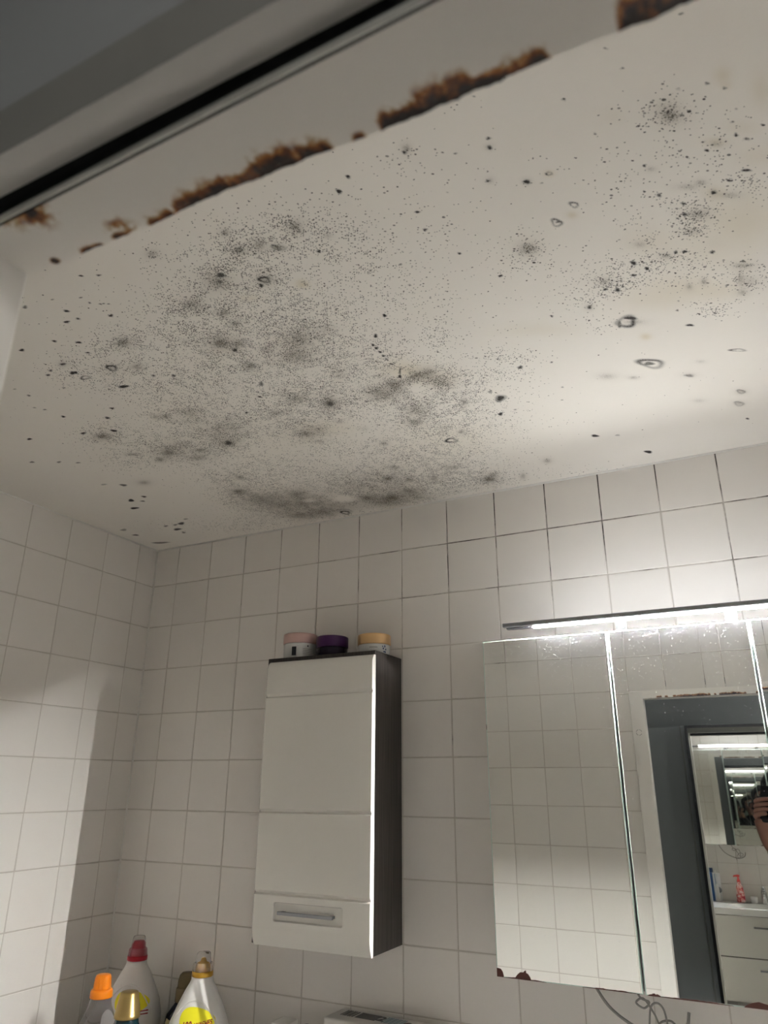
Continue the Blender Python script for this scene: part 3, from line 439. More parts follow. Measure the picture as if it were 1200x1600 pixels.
SPOT=[(1.3647,-0.8395,266.4,141.6,-125.6,249,0,0.8),(1.3652,-0.8267,265.1,139.5,-123.8,245.4,0,0.8),(1.3657,-0.811,285.4,148.4,-129.7,257.2,0,0.85),
(1.3651,-0.7956,283.5,145.9,-127.4,252.7,0,0.8),(1.3655,-0.7821,307.6,156.7,-134.4,266.7,0,0.6),(1.3663,-0.7601,223.6,112.1,-131.2,260.4,0,0.6),(1.3697,-0.7276,552.8,269.6,-35.5,70.5,0,0.8),(1.2896,-1.1005,105.2,76.5,-59,116.6,1,0.95),(1.2754,-1.0904,207.6,152.1,-103.8,205.2,0,0.8),
(1.297,-1.1796,191.3,148.5,-99.2,195.9,1,0.7),(1.353,-1.1597,197.6,139.7,-100.4,198.3,1,0.8),(1.3615,-1.152,158.5,109.9,-85.7,169.2,1,0.5),(1.2297,-1.1441,102.8,83.6,-90,178,0,0.7),(1.2168,-1.1316,141.9,115.8,-131.7,260.3,0,0.5),(0.8328,-1.0121,77,81.5,-44.9,89.2,1,0.9),
(0.751,-1.0102,85.8,96.6,-57.1,113.4,1,0.7),(0.7969,-0.9451,74.3,76.5,-81.9,162.8,0,0.8),(0.7411,-1.0356,128.8,149.1,-87.5,173.9,0,0.8),(0.7494,-1.0343,172.4,198.3,-87.8,174.4,0,0.8),(0.9274,-0.9302,185.4,169.6,-115.4,229.3,0,0.7),(0.8892,-0.9494,182.5,175.1,-115.4,229.2,0,0.6),
(0.7081,-1.0637,169.5,206.2,-118.2,234.7,0,0.6),(0.688,-1.0537,167.3,204.7,-115.6,229.6,0,0.7),(0.752,-1.0695,130.5,154.5,-121.9,242,0,0.7),(0.7211,-1.1437,130.1,168.7,-122.1,242.2,0,0.9),(0.8069,-1.1359,182.3,219.8,-135.8,269.3,0,0.8),(0.8465,-1.1109,159.1,181.6,-126.6,251.1,0,0.9),
(0.8333,-1.0768,182.7,204.3,-148.6,294.9,0,0.7),(0.9088,-1.1934,131.2,153.9,-155.1,307.1,0,0.8),(0.8809,-1.1697,128.1,150.4,-148,293.2,0,0.85),(0.9087,-1.1669,195.5,223.5,-173.2,343,0,0.7),(1.0133,-1.2516,214.1,243,-207,409.1,0,0.8),(1.0414,-1.2393,217.5,237.4,-207.5,410.2,0,0.7),
(0.9641,-1.2097,409.6,465.6,-246.3,487.3,0,0.8),(0.9668,-1.1918,408.4,454.9,-241.1,477.2,0,0.8),(0.9816,-1.1801,411,446.6,-239.9,474.7,0,0.8),(0.9883,-1.1788,412.7,445.1,-240.5,476,0,0.7),(0.9952,-1.1732,413.9,441.1,-239.9,474.7,0,0.7),(0.8497,-1.2362,164,211,-118.2,234,0,0.6),
(0.914,-1.2289,298.7,361.7,-244.3,483.3,0,0.6),(0.9715,-1.1463,173.4,184,-126.9,251.2,0,0.8),(0.5749,-1.0127,187.5,239.3,-130.2,258.9,0,0.6),(0.5714,-1.0462,235.3,309.7,-161.4,321,0,0.4),(0.5515,-0.951,229,282.1,-145,288.7,0,0.6),(0.5618,-0.907,152.3,179.9,-107.4,213.8,0,0.8),
(0.6744,-1.0006,246.5,290.9,-162.6,323.3,0,0.6),(0.5379,-0.9682,228.2,287.5,-146.5,291.6,0,0.4),(0.3847,-0.8618,138.7,176.8,-81.9,163.3,0,0.8),(0.2685,-0.7625,129.7,164.4,-71.1,142.3,0,0.5),(0.3345,-0.7295,132.8,158.5,-82.1,164.2,0,0.5),(0.6978,-0.8845,162.3,171.7,-121.8,242.4,0,0.8),
(0.6516,-0.8548,118.1,126.3,-92.4,184.2,0,0.7),(0.5338,-0.8231,110.9,125.3,-84.7,169,0,0.7),(0.6136,-0.7988,91.7,96.6,-86,171.5,0,0.8),(0.3782,-0.7029,134.8,154.1,-106.4,212.7,0,0.5),(0.2976,-0.429,82.8,83.8,-51.6,103.6,0,0.9),(0.2567,-0.375,66.1,66.4,-55.8,112.1,0,0.9),
(0.3568,-0.4352,109.1,107.1,-70.7,142,0,0.7),(0.3257,-0.409,125.2,123.2,-82.2,165.1,0,0.6),(0.2901,-0.1966,71.3,64,-43.5,87.6,0,0.7),(0.2374,-0.1571,69.5,63,-41.5,83.8,0,0.7),(0.2636,-0.1954,117.7,107.2,-57.4,115.6,0,0.5),(0.2251,-0.2,116.2,108.3,-56.8,114.5,0,0.5),
(0.2339,-0.121,114.9,102.6,-54,108.9,0,0.5),(0.0622,-0.1752,82.1,82.2,-52.8,106.6,0,0.6),(0.0653,-0.2349,66.4,68.4,-47.2,95.1,0,0.4),(0.0772,-0.071,27,25.6,-45.8,92.5,0,0.5),(0.3697,-0.5304,78.1,80.5,-61.3,122.8,0,0.6),(0.321,-0.5601,96.3,103.8,-76.9,154.1,0,0.3),
(0.3339,-0.2239,121.3,107.7,-72,145,0,0.4),(1.107,-0.9492,177.1,139,-98,194.3,0,0.8),(1.1648,-0.6736,116.4,70.4,-50,99.6,0,0.5),(0.9655,-0.7257,267.4,203.7,-119.1,237.1,0,0.8),(1.0391,-0.7729,225.4,165.7,-103.8,206.4,0,0.7),(1.0752,-0.8173,145.7,106.8,-55.4,110.1,0,0.5),
(1.4293,-0.9152,248.3,127.3,-114.5,226.8,0,0.9),(1.3836,-0.8644,236,124.5,-83.7,166,0,0.8),(1.5071,-1.214,228.4,134.6,-122.6,241.7,0,0.85),(1.5327,-1.232,314,180.2,-154.6,304.6,0,0.8),(1.4116,-1.1182,323.6,202.4,-148.2,292.7,0,0.8),(1.3607,-0.7092,327.5,159.7,-57.7,114.6,0,0.8),
(0.8393,-0.04,70,40.5,-29.2,58.7,1,0.9),(0.8252,-0.6163,96.9,77.3,-50.2,100.1,0,0.6),(0.8451,-0.0502,46.9,27.1,-21.9,44,1,0.3),(1.3419,-0.3739,81.6,33.3,-35,69.9,1,0.85),(1.5229,-0.5232,132.4,44.6,-38.8,77.2,0,0.8),(1.5229,-0.5232,94.6,31.8,-31,61.7,1,0.6),
(1.4985,-0.451,181.4,61.1,-71.2,141.8,0,0.8),(1.6014,-0.6278,181,55.9,-90.6,179.8,0,0.7),(1.5117,-0.5607,222.9,78.3,-80.2,159.4,0,0.4),(1.5362,-0.4564,324.2,102.5,-146,290.6,0,0.4),(1.6446,-0.4523,456.4,115.6,-153.7,305.8,0,0.4),(1.7767,-1.006,124.6,32.4,-66.1,130.3,1,0.75),
(1.7792,-1.0078,333.3,86.1,-110.6,218.2,0,0.6),(1.8095,-1.0311,173.2,41.1,-88,173.5,1,0.8),(1.7919,-1.107,269.8,72.9,-130.4,256.9,1,0.8),(1.7589,-1.1066,262.5,78.8,-126.8,250,0,0.9),(1.7347,-1.2035,439.6,155.6,-218.9,430.8,0,0.8),(1.731,-1.1877,361.2,127.2,-169.9,334.5,0,0.85),
(1.7089,-1.1333,466.2,165.4,-190.6,375.6,0,0.9),(1.8405,-1.2165,488.4,122.4,-328.6,646.2,0,0.9),(1.5928,-1.1249,310,142.7,-171.4,338.2,0,0.85),(1.5877,-1.0848,323.4,145,-160.8,317.4,0,0.8),(1.6162,-1.0094,443.3,175.5,-196.4,388,0,0.85),(1.6582,-0.9254,348.7,117.4,-150.1,296.8,0,0.9),
(1.518,-1.0293,464.1,225.9,-217.3,429.3,0,0.7),(1.5087,-0.9743,403.7,190.7,-173.6,343.4,0,0.4),(1.6235,-1.2339,407.2,195.7,-167.4,329.6,0,0.8),(1.6704,-1.2088,651.9,274.3,-348.1,685.5,0,0.8),(1.6858,-1.1998,583.7,234.4,-277.9,547.3,0,0.8),(1.7773,-1.0946,528.6,148.2,-378.9,746.8,0,0.5),
(1.6498,-1.1403,981.8,405.6,-367.4,724.1,0,0.5),(1.8642,-1.1458,590.5,124.8,-296.2,582.9,0,0.7),(1.8266,-0.6922,57,9.8,-31.9,63.2,1,0.75),(1.8362,-0.7008,96.1,16.1,-90.9,180,0,0.8),(1.8144,-0.6893,282.5,51,-44.2,87.5,0,0.6),(1.8483,-0.52,46.5,6.6,-28.4,56.4,1,0.7),
(1.8435,-0.5223,112.8,16.3,-61.6,122.3,0,0.6),(1.933,-0.6271,176.3,17.2,-122.5,242.7,0,0.8),(2.0099,-0.494,85.6,3.8,-98.6,195.5,1,0.7),(2.0082,-0.311,129.3,5.4,-64.4,128,1,0.6),(2.0018,-0.253,107.3,4.7,-50.3,100.2,1,0.4),(2.016,-0.1662,362.9,12.6,-93,185.2,0,0.7),
(1.6735,-0.2359,105.6,22.2,-84.1,167.8,0,0.8),(1.7778,-0.0797,124.8,18.2,-57.4,114.7,0,0.9),(1.7241,-0.2145,160.8,29.4,-126.7,252.7,0,0.3),(1.9129,-0.4341,130.7,12.9,-87.1,173.1,0,0.4),(1.7065,-0.7729,414.3,110.5,-152.6,302.2,0,0.8),(1.6651,-0.6177,498,132.8,-154.8,307.2,0,0.8),
(1.7752,-0.7685,288,62.7,-103.4,204.7,0,0.7),(1.66,-0.5078,353.8,89.3,-164.2,326.5,0,0.4),(1.9222,-0.7152,922.1,102.1,-244.6,484.1,0,0.6),(1.9168,-0.6863,602.1,67.5,-234.9,465.1,0,0.8),(1.8852,-0.8309,321.8,47.4,-139.1,274.9,0,0.9),(1.9467,-0.8472,291.3,30.1,-148.7,293.7,0,0.8),
(1.9334,-0.8522,506.6,57.6,-98.9,195.3,0,0.7),(1.8674,-0.8561,242.2,39.5,-94.8,187.4,0,0.8),(1.9866,-0.8253,258.5,18.8,-148.4,293.1,0,0.7),(1.8621,-0.8241,315.4,51.5,-135.6,268.1,0,0.7),(1.8303,-0.796,303.4,55.4,-85.2,168.6,0,0.8),(1.8116,-0.8075,301.6,59.6,-128.2,253.5,0,0.7),
(1.9154,-1.0597,578.2,86.9,-200.8,395.5,0,0.95),(1.9963,-1.0482,409.3,32,-211,415.5,0,0.9),(1.9921,-1.0658,620.4,51.7,-288.8,568.6,0,0.9),(2.0302,-1.0828,434,21.8,-384.7,756.9,0,0.7),(2.0427,-0.9861,202.6,7.3,-198,390.1,0,0.85),(2.0206,-0.9765,236.9,12.7,-294.5,580.3,0,0.8),
(2.0329,-1.0578,425.9,20,-221.5,436,0,0.9),(2.0456,-1.0444,255.6,9,-291.8,574.5,0,0.6),(1.9983,-0.9621,383.4,27.3,-147,289.7,0,0.9),(1.9263,-0.9931,370.2,49.2,-121.4,239.2,0,0.7),(1.9558,-0.9349,272.6,28.2,-170.3,336,0,0.8),(1.9565,-0.9594,277.6,29.1,-235.9,465.2,0,0.8),
(2.0653,-1.0594,439,8.1,-457.2,899.8,0,0.7),(1.9721,-1.1658,662.5,73.3,-338.8,666.2,0,0.5),(2.0236,-1.1406,544.3,32.3,-254.7,500.7,0,0.6),(2.0049,-1.1581,452.6,35.4,-344.6,677.4,0,0.6),(2.0364,-1.1012,886.8,40.4,-479.7,943.6,0,0.8),(1.9858,-1.2646,587.8,63.4,-312.1,612.8,0,0.6),
(1.8996,-1.3035,696.3,145.5,-411.7,808.5,0,0.7),(1.9217,-1.2923,705.3,128.3,-411.8,808.6,0,0.5),(1.8713,-1.2821,737.5,173.3,-383.2,752.8,0,0.7),(1.7396,-1.2729,579.9,217.6,-331.4,651.8,0,0.5),(1.9013,-1.2615,672,132.8,-379.3,745.1,0,0.6),(1.9144,-1.2272,660.9,117.1,-359.7,706.9,0,0.6),
(1.8395,-1.216,609.7,153.3,-409.9,806.2,0,0.6)]
YELLOW=[(2.0233,-1.1604,138.5,8.4,-52.8,103.9,0.6),(2.026,-1.1444,228.1,13.1,-128.5,252.7,0.4),(2.0075,-1.0579,104.1,7.2,-86.7,170.6,0.6),(1.9991,-0.9603,95.8,6.8,-52.4,103.2,0.6),(1.7919,-1.107,179.9,48.6,-97.8,192.7,0.7),
(1.8019,-1.0114,170,40.8,-84.9,167.4,0.8),(1.8525,-0.6255,139.7,20.8,-59.8,118.6,1),(1.8908,-1.1624,76.6,14.5,-46.8,92.1,0.2),(2.0244,-0.8775,27.6,1.3,-12.7,25,0.5),(2.0517,-0.8937,38,1,-11.5,22.7,0.3),(1.9264,-0.7533,23.7,2.6,-18.4,36.4,0.5),
(1.9858,-0.7135,37,2.5,-25.5,50.4,0.4),(1.8811,-0.736,22.7,3.2,-20.4,40.3,0.35),(1.9744,-0.8298,17.1,1.4,-14.8,29.2,0.3),(1.8949,-0.9035,34,5,-20.7,40.9,0.25),(2.0649,-1.1176,115.5,2.3,-25.4,49.9,0.5),(2.0587,-1.0044,52.1,1.2,-34.5,67.9,0.35),
(1.6712,-0.7431,19.9,5.7,-27,53.4,0.3),(2.041,-1.0662,64.8,2.6,-56.6,111.4,0.3),(1.3416,-1.0588,107.1,70.1,-65,128.6,0.9),(1.3433,-1.0676,150.7,99.2,-87.9,173.7,0.5),(1.2354,-1.0706,58.5,44.2,-61.5,121.7,0.4),(1.373,-0.7344,27.8,13.5,-17.9,35.6,0.5),
(1.426,-0.6705,22.3,9.6,-17.2,34.2,0.3),(1.3879,-0.7185,55.6,26.3,-29.6,58.8,0.4),(1.3319,-0.3707,9.5,3.9,-6.1,12.1,0.3),(1.1056,-0.5636,18.2,10.9,-16.4,32.6,0.3),(0.9957,-0.5392,8.6,5.6,-6.1,12.1,0.15)]
CLEAR=[(0.8955,-0.1491,26,15.1,-16.8,33.7,1),
(0.7954,-0.1811,42.8,27.4,-27.6,55.5,0.6),(1.3616,-0.7203,36.6,18,-25,49.7,0.9),(1.3752,-0.6419,40.2,18.4,-18,35.9,0.8),(1.1536,-0.5202,9.2,5.1,-9.2,18.3,0.6),(1.2288,-0.5934,14.6,7.8,-14.3,28.5,0.5),(0.9151,-0.5375,9.9,7,-8.3,16.7,0.5),
(0.9503,-0.6415,25.9,18.9,-16.3,32.6,0.3),(1.0088,-0.9645,29.4,25.7,-18.8,37.4,0.4),(1.2292,-0.7695,62.3,37.4,-34.4,68.3,0.3),(0.9664,-0.5539,10.2,6.9,-12.1,24.2,0.4),(1.2655,-0.7215,20.8,11.6,-20.8,41.4,0.4),(1.2443,-0.4146,13.8,6.5,-12.2,24.3,0.3),
(0.7201,-0.7947,18.5,18.1,-16.9,33.7,0.5),(1.0084,-0.4018,7.1,4.3,-10.8,21.6,0.3),(0.7442,-0.5339,15.3,12.3,-13.5,27,0.4)]
# ------------------------------------------------------------------ setting: walls with their tiles
T, G = 0.152, 0.0028                      # tile pitch, joint width
_tile_cache = {}
def tile_mesh(w_, h_):
    key = (round(w_, 4), round(h_, 4))
    if key in _tile_cache: return _tile_cache[key]
    a, b, i = w_/2, h_/2, .0016
    v = []
    for (ax, bz, y) in ((a-i, b-i, 0.0), (a-.0003, b-.0003, .0009), (a, b, .0016), (a, b, .0045)):
        v += [(-ax, y, -bz), (ax, y, -bz), (ax, y, bz), (-ax, y, bz)]
    f = [(0, 1, 2, 3)]
    for r_ in range(3):
        for k in range(4):
            p, q = r_*4+k, r_*4+(k+1) % 4
            f.append((q, p, p+4, q+4))
    me = bpy.data.meshes.new('tile'); me.from_pydata(v, [], f); me.materials.append(M['tile'])
    sm = [False]+[True]*12
    me.polygons.foreach_set('use_smooth', sm); me.update()
    _tile_cache[key] = me
    return me
def rows_z():
    z = [H, H-.1411]
    while z[-1] > .03: z.append(max(0.0, z[-1]-T))
    return z
ROWS = rows_z()
def lay_tiles(wall, joints, place, rz, skip=lambda u0, u1, z0, z1: False):
    for i in range(len(joints)-1):
        u0, u1 = joints[i], joints[i+1]
        for j in range(len(ROWS)-1):
            z1, z0 = ROWS[j], ROWS[j+1]
            s = skip(u0, u1, z0, z1)
            if s is True: continue
            if isinstance(s, tuple): z0, z1 = s
            w_, h_ = u1-u0-G, z1-z0-G
            if w_ < .006 or h_ < .006: continue
            o = bpy.data.objects.new('tile', tile_mesh(w_, h_))
            o.location = place((u0+u1)/2, (z0+z1)/2, random.uniform(-.0003, .0003))
            o.rotation_euler = (random.gauss(0, .0022), 0, rz+random.gauss(0, .0022))
            link(o, wall)
RX = 2.62                                  # right wall
YF = -1.665                                # tile face of the wall with the doorway
def joints(first, end, extra=()):
    j = [0.0, first]
    while j[-1]+T < end: j.append(j[-1]+T)
    j.append(end); return j
wb = box('wall_back', -.1, RX+.1, .0016, .12, 0, H, M['grout'])
tag(wb, 'white tiled wall behind the cabinets', 'wall', kind='structure')
lay_tiles(wb, joints(.108, RX), lambda u, z, d: (u, d, z), 0)
wl = box('wall_left', -.12, -.0016, YF-.06, .0016, 0, H, M['grout'])
tag(wl, 'white tiled side wall beside the detergent bottles', 'wall', kind='structure')
lay_tiles(wl, joints(.0883, -YF), lambda u, z, d: (d, -u, z), R(90))
# wall with the doorway: grout core in three pieces joined in one mesh
DX0, DX1 = 1.458, 2.435                    # outside of the door frame
DZ = H-.4385
bm = bmesh.new()
yb = -1.713
add_box(bm, -.1, DX0+.004, yb, YF-.0016, 0, H); add_box(bm, DX1-.004, RX+.1, yb, YF-.0016, 0, H)
add_box(bm, DX0+.004, DX1-.004, yb, YF-.0016, H-.398, H)
wf = bm_obj('wall_front', bm, M['grout'])
tag(wf, 'white tiled wall around the doorway, seen in the mirror', 'wall', kind='structure')
fj = [0, .15]
while fj[-1]+T < DX0-.02: fj.append(fj[-1]+T)
fj.append(DX0)
pl = lambda u, z, d: (u, YF+d, z)
lay_tiles(wf, fj, pl, R(180))
lay_tiles(wf, [DX0, 1.607, 1.759, 1.832, 1.984, 2.136, 2.288, DX1], pl, R(180),
          lambda u0, u1, z0, z1: True if z1 <= DZ+.01 else ((DZ, z1) if z0 < DZ else False))
lay_tiles(wf, [DX1, 2.56, RX], pl, R(180))
wr = box('wall_right', RX, RX+.12, YF-.06, .0016, 0, H, M['tilepat'])
tag(wr, 'white tiled wall on the side of the washbasin', 'wall', kind='structure')
fl = box('floor', -.12, 3.3, -2.95, .12, -.1, 0, M['floor'])
tag(fl, 'grey tiled floor of bathroom and hall', 'floor', kind='structure')

# ceiling with the mould drawn into its surface as real stain masks
def build_ceiling():
    step = .0024
    xs = np.concatenate([np.arange(0, 2.13, step), np.linspace(2.14, RX, 30)]); ys = np.concatenate([np.linspace(YF, -1.33, 30), np.arange(-1.325, step, step)])
    nx, ny = len(xs), len(ys)
    X, Y = np.meshgrid(xs, ys); X = X.ravel(); Y = Y.ravel()
    sp = np.zeros(X.size); ha = sp.copy(); so = sp.copy(); ye = sp.copy(); bg = sp.copy(); cl = sp.copy()
    ix = np.arange(X.size).reshape(ny, nx)
    def region(x, y, Mx, k):
        A = np.linalg.inv(np.array(Mx).reshape(2, 2)); ex = k*np.hypot(A[0, 0], A[0, 1]); ey = k*np.hypot(A[1, 0], A[1, 1])
        i0, i1 = np.searchsorted(xs, (x-ex, x+ex)); j0, j1 = np.searchsorted(ys, (y-ey, y+ey))
        return ix[j0:j1, i0:i1].ravel()
    def q2(t, k):
        idx = region(t[0], t[1], t[2:6], k)
        dx, dy = X[idx]-t[0], Y[idx]-t[1]
        u, v = t[2]*dx+t[3]*dy, t[4]*dx+t[5]*dy
        return idx, u, v
    for t in SPECK:
        idx, u, v = q2(t, 3.2); g = np.exp(-.5*(u*u+v*v))*t[6]
        tgt = bg if t[0] > 1.50 else sp
        if t[0] > 1.50: bg[idx] = 1-(1-bg[idx])*(1-.75*g*t[6]**.7); sp[idx] = 1-(1-sp[idx])*(1-.35*g*t[6]**.5)
        else: sp[idx] = 1-(1-sp[idx])*(1-.85*g)
    for t in HALO:
        idx, u, v = q2(t, 3.2); r2 = u*u+v*v
        g = (.78*np.exp(-1.1*r2)+.30*np.exp(-.25*r2))*t[6]
        ha[idx] = 1-(1-ha[idx])*(1-.95*np.minimum(g, 1))
    for t in SPOT:
        idx, u, v = q2(t, 1.6); r = np.hypot(u, v)
        ang = np.arctan2(v, u); ph = (t[0]*977) % 6.28
        r = r*.88*(1+.16*np.sin(2*ang+ph)+.12*np.sin(3*ang+2*ph))
        if t[6] > .5: g = np.exp(-((r-.82)/.25)**2)*(.75+.25*np.sin(ang*1.0+ph))
        else: g = np.clip((1.15-r)/.5, 0, 1)
        so[idx] = np.maximum(so[idx], g*t[7])
    for t in YELLOW:
        idx, u, v = q2(t, 3.0); ye[idx] = 1-(1-ye[idx])*(1-np.exp(-.5*(u*u+v*v))*t[6])
    for t in CLEAR:
        idx, u, v = q2(t, 2.0); cl[idx] = np.maximum(cl[idx], np.clip(1.5-np.hypot(u, v), 0, 1)*t[6])
    sp *= 1-cl; ha *= 1-cl
    me = bpy.data.meshes.new('ceiling')
    nv = X.size; nf = (nx-1)*(ny-1)
    co = np.stack([X, Y, np.full(nv, H)], 1).ravel()
    a = ix[:-1, :-1].ravel(); quads = np.stack([a, ix[1:, :-1].ravel(), ix[1:, 1:].ravel(), ix[:-1, 1:].ravel()], 1).ravel()
    me.vertices.add(nv); me.vertices.foreach_set('co', co.astype('f'))
    me.loops.add(nf*4); me.loops.foreach_set('vertex_index', quads.astype('i'))
    me.polygons.add(nf); me.polygons.foreach_set('loop_start', np.arange(0, nf*4, 4, dtype='i'))
    me.update(calc_edges=True); me.validate()
    for n, arr in (('speck', sp), ('halo', ha), ('spot', so), ('yellow', ye), ('big', bg)):
        at = me.attributes.new(n, 'FLOAT', 'POINT'); at.data.foreach_set('value', arr.astype('f'))
    me.materials.append(M['ceil'])
    o = link(bpy.data.objects.new('ceiling', me))
    tag(o, 'white painted ceiling spotted with black mould', 'ceiling', kind='structure')
    return o
build_ceiling()
box_c = box('ceiling_slab', -.12, RX+.12, YF-.06, .12, H+.002, H+.1, M['white']); box_c.name = 'ceiling_2'
tag(box_c, 'roof slab above the bathroom ceiling', 'ceiling', kind='structure')

# caulk beads
def bead(name, a, b, r_, lab):
    o = tube(name, [a, b], r_, M['caulk'], n=8); tag(o, lab, 'trim', kind='structure')
bead('trim_1', (0, -.0005, 0), (0, -.0005, H), .0035, 'white caulk bead in the corner of the tiled walls')
bead('trim_2', (0, 0, H-.0005), (RX, 0, H-.0005), .0038, 'white caulk bead between ceiling and back wall')
bead('trim_3', (0, 0, H-.0005), (0, YF, H-.0005), .0038, 'white caulk bead between ceiling and side wall')

# ------------------------------------------------------------------ door frame (steel, white paint, rusting)
cy_, cz_ = CAM.y, CAM.z
def yz(dy, dz): return (cy_+dy, cz_+dz)
FX0, FX1 = 1.513, 2.380
fr = empty('door_1', ((FX0+FX1)/2, -1.69, 0))
tag(fr, 'white steel door frame with rusty flaking edge', 'door frame', kind='structure')
fr_off = -Vector(fr.location)
def under(o, parent):          # children keep their world place under an unrotated parent
    o.parent = parent
    o.location = Vector(o.location)-parent.matrix_basis.translation
    return o
ARR = [(1.513, .2690), (1.5439, .2703), (1.631, .2714), (1.6939, .2706), (1.7641, .2728), (1.8252, .2760), (1.8956, .2750), (1.964, .2777), (2.38, .2840)]
def arris(x): return float(np.interp(x, [a[0] for a in ARR], [a[1] for a in ARR]))
def seal_dy(x): return .2245-.012*(x-1.513)
# soffit: fine grid, rust mask along its bathroom edge
def build_head():
    SEG = [(1.566, 1.590, .0050, 1.0), (1.599, 1.6135, .009, .95), (1.628, 1.656, .008, .85), (1.652, 1.672, .012, .95), (1.664, 1.704, .014, 1.15), (1.698, 1.726, .012, 1.0), (1.718, 1.753, .017, 1.15),
           (1.748, 1.775, .014, .95), (1.784, 1.797, .005, .9), (1.803, 1.836, .013, 1.2), (1.826, 1.864, .017, 1.1), (1.852, 1.884, .009, 1.3), (1.874, 1.904, .011, .85), (1.935, 1.974, .020, 1.05)]
    SP = [(1.544, .0030, .0026, 2.2), (1.5694, .0440, .0048, 1.7), (1.5694, .0440, .013, .62), (1.552, .0455, .010, .45), (1.6116, .006, .010, .55), (1.602, .0015, .003, 1.5)]
    SEG = [(p_, q_, w_*.72, a_) for p_, q_, w_, a_ in SEG]
    xs = np.arange(FX0, FX1+.001, .002); n = len(xs); ns = 27
    verts, faces, rust = [], [], []
    rr = np.random.default_rng(5)
    rag = np.convolve(rr.normal(0, 1, n+12), np.ones(5)/5, 'valid')[:n]
    for i, x in enumerate(xs):
        y0, y1 = arris(x), seal_dy(x)+.002
        inten = max([a*max(0, min(1, (x-p)/.004, (q-x)/.004)) for p, q, _, a in SEG]+[0])
        e = .0010*inten*rag[i]
        # bathroom face (3 rows) then soffit rows
        verts.append((x, YF-.003, cz_+.351+.0295)); rust.append(0.0)          # top of the casing back to the wall
        for k in range(4):
            s = (3-k)/3*.0295
            verts.append((x, *yz(y0+e*(1 if k == 3 else 0), .351+s))); d = s
            rust.append(max([a*max(0, min(1, (x-p)/.004, (q-x)/.004))*math.exp(-(d/(w_*.6))**2) for p, q, w_, a in SEG]+[0]))
        for k in range(1, ns+1):
            t = (k/ns); s = t*(y0-y1)
            z = .351+(.0011*inten*abs(rag[(i*3+k) % n])*math.exp(-(s/.006)**2))
            verts.append((x, *yz(y0-s, z)))
            v = max([a*max(0, min(1, (x-p)/.005, (q-x)/.005))*math.exp(-(s/w_)**2) for p, q, w_, a in SEG]+[0])
            v = max([v]+[a*math.exp(-((x-px)**2+(s-ps)**2)/(r_*r_)) for px, ps, r_, a in SP])
            rust.append(v)
    m_ = ns+5
    for i in range(n-1):
        for k in range(m_-1):
            a = i*m_+k; faces.append((a, a+m_, a+m_+1, a+1))
    o = mesh_obj('head', verts, faces, M['rust'])
    at = o.data.attributes.new('rust', 'FLOAT', 'POINT'); at.data.foreach_set('value', np.array(rust, 'f'))
    return under(o, fr)
build_head()
# hall half of the head: groove, rounded rebate, hall face
def hall_prof(x):
    s = seal_dy(x)
    p = [yz(s+.0022, .351), yz(s+.0018, .353), yz(s+.0018, .3660), yz(.2182, .3660), yz(.2145, .3655)]
    for k in range(1, 7):
        t = k/6; p.append(yz(.2145-.0185*t, .3655+.0013*t-.0022*math.sin(math.pi*t)))
    p += [yz(.1955, .3672), yz(.1955, .4110), yz(.2030, .4115), yz(.2030, .3990), yz(s+.006, .3990), yz(s+.006, .3515)]
    return p
n0 = len(hall_prof(FX0))
bm = bmesh.new(); rings = []
for x in (FX0-.055, FX0, 1.85, FX1, FX1+.055):
    rings.append([bm.verts.new((x, *p)) for p in hall_prof(min(max(x, FX0), FX1))])
for a, b in zip(rings[:-1], rings[1:]):
    for k in range(n0):
        f = bm.faces.new((a[k], a[(k+1) % n0], b[(k+1) % n0], b[k]))
        if k <= 2: f.material_index = 1  # faces around the seal coloured black to put shade in the gap
        if 11 <= k <= 13: f.material_index = 2  # hall face of the white frame, its shade coloured in as olive grey
bm.faces.new(rings[0]); bm.faces.new(rings[-1])
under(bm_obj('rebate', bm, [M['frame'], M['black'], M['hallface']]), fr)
under(tube('seal', [(x, *yz(seal_dy(x)-.0028, .3502)) for x in (FX0, 1.85, FX1)], .0021, M['seal'], n=10), fr)
for side, x0, x1 in ((0, FX0-.055, FX0), (1, FX1, FX1+.055)):
    bm = bmesh.new()
    d = arris(FX0 if side == 0 else FX1)
    xr0, xr1 = (x0, x1-.015) if side == 0 else (x0+.015, x1)
    top = H-.4385
    add_box(bm, x0, x1, *(cy_+.2225, cy_+d), 0, top, .0022, 3)
    add_box(bm, xr0, xr1, *(cy_+.1955, cy_+.2225), 0, top+.02, .001, 1)
    j = under(bm_obj('jamb', bm, M['frame']), fr)
# ring of old glue left on the jamb (seen in the mirror)
pts = []
rx, rz_ = 1.483, H-.603
for a0, a1 in ((0.3, 1.5), (1.8, 3.0), (3.3, 4.4), (4.7, 5.8)):
    seg = [(rx+.011*math.cos(a0+(a1-a0)*k/5), cy_+arris(FX0)+.0001, rz_+.011*math.sin(a0+(a1-a0)*k/5)) for k in range(6)]
    under(tube('glue_mark', seg, .0009, M['cable'], n=6), fr)

# ------------------------------------------------------------------ hall
hw = []
bm = bmesh.new()
yh = yb-.0005
add_box(bm, .6, DX0-.001, yh-.006, yh, 0, H); add_box(bm, DX1+.001, 3.2, yh-.006, yh, 0, H); add_box(bm, DX0-.001, DX1+.001, yh-.006, yh, H-.398, H)
o = bm_obj('wall_hall_inner', bm, M['hall']); tag(o, 'grey hall wall above and beside the door frame', 'wall', kind='structure')
o = box('wall_hall_far', .5, 3.3, -2.95, -2.86, 0, H, M['slate']); tag(o, 'dark grey wall across the hall, seen in the mirror', 'wall', kind='structure')
o = box('wall_hall_left', .5, .6, -2.86, yb, 0, H, M['hall']); tag(o, 'grey end wall of the hall on the left', 'wall', kind='structure')
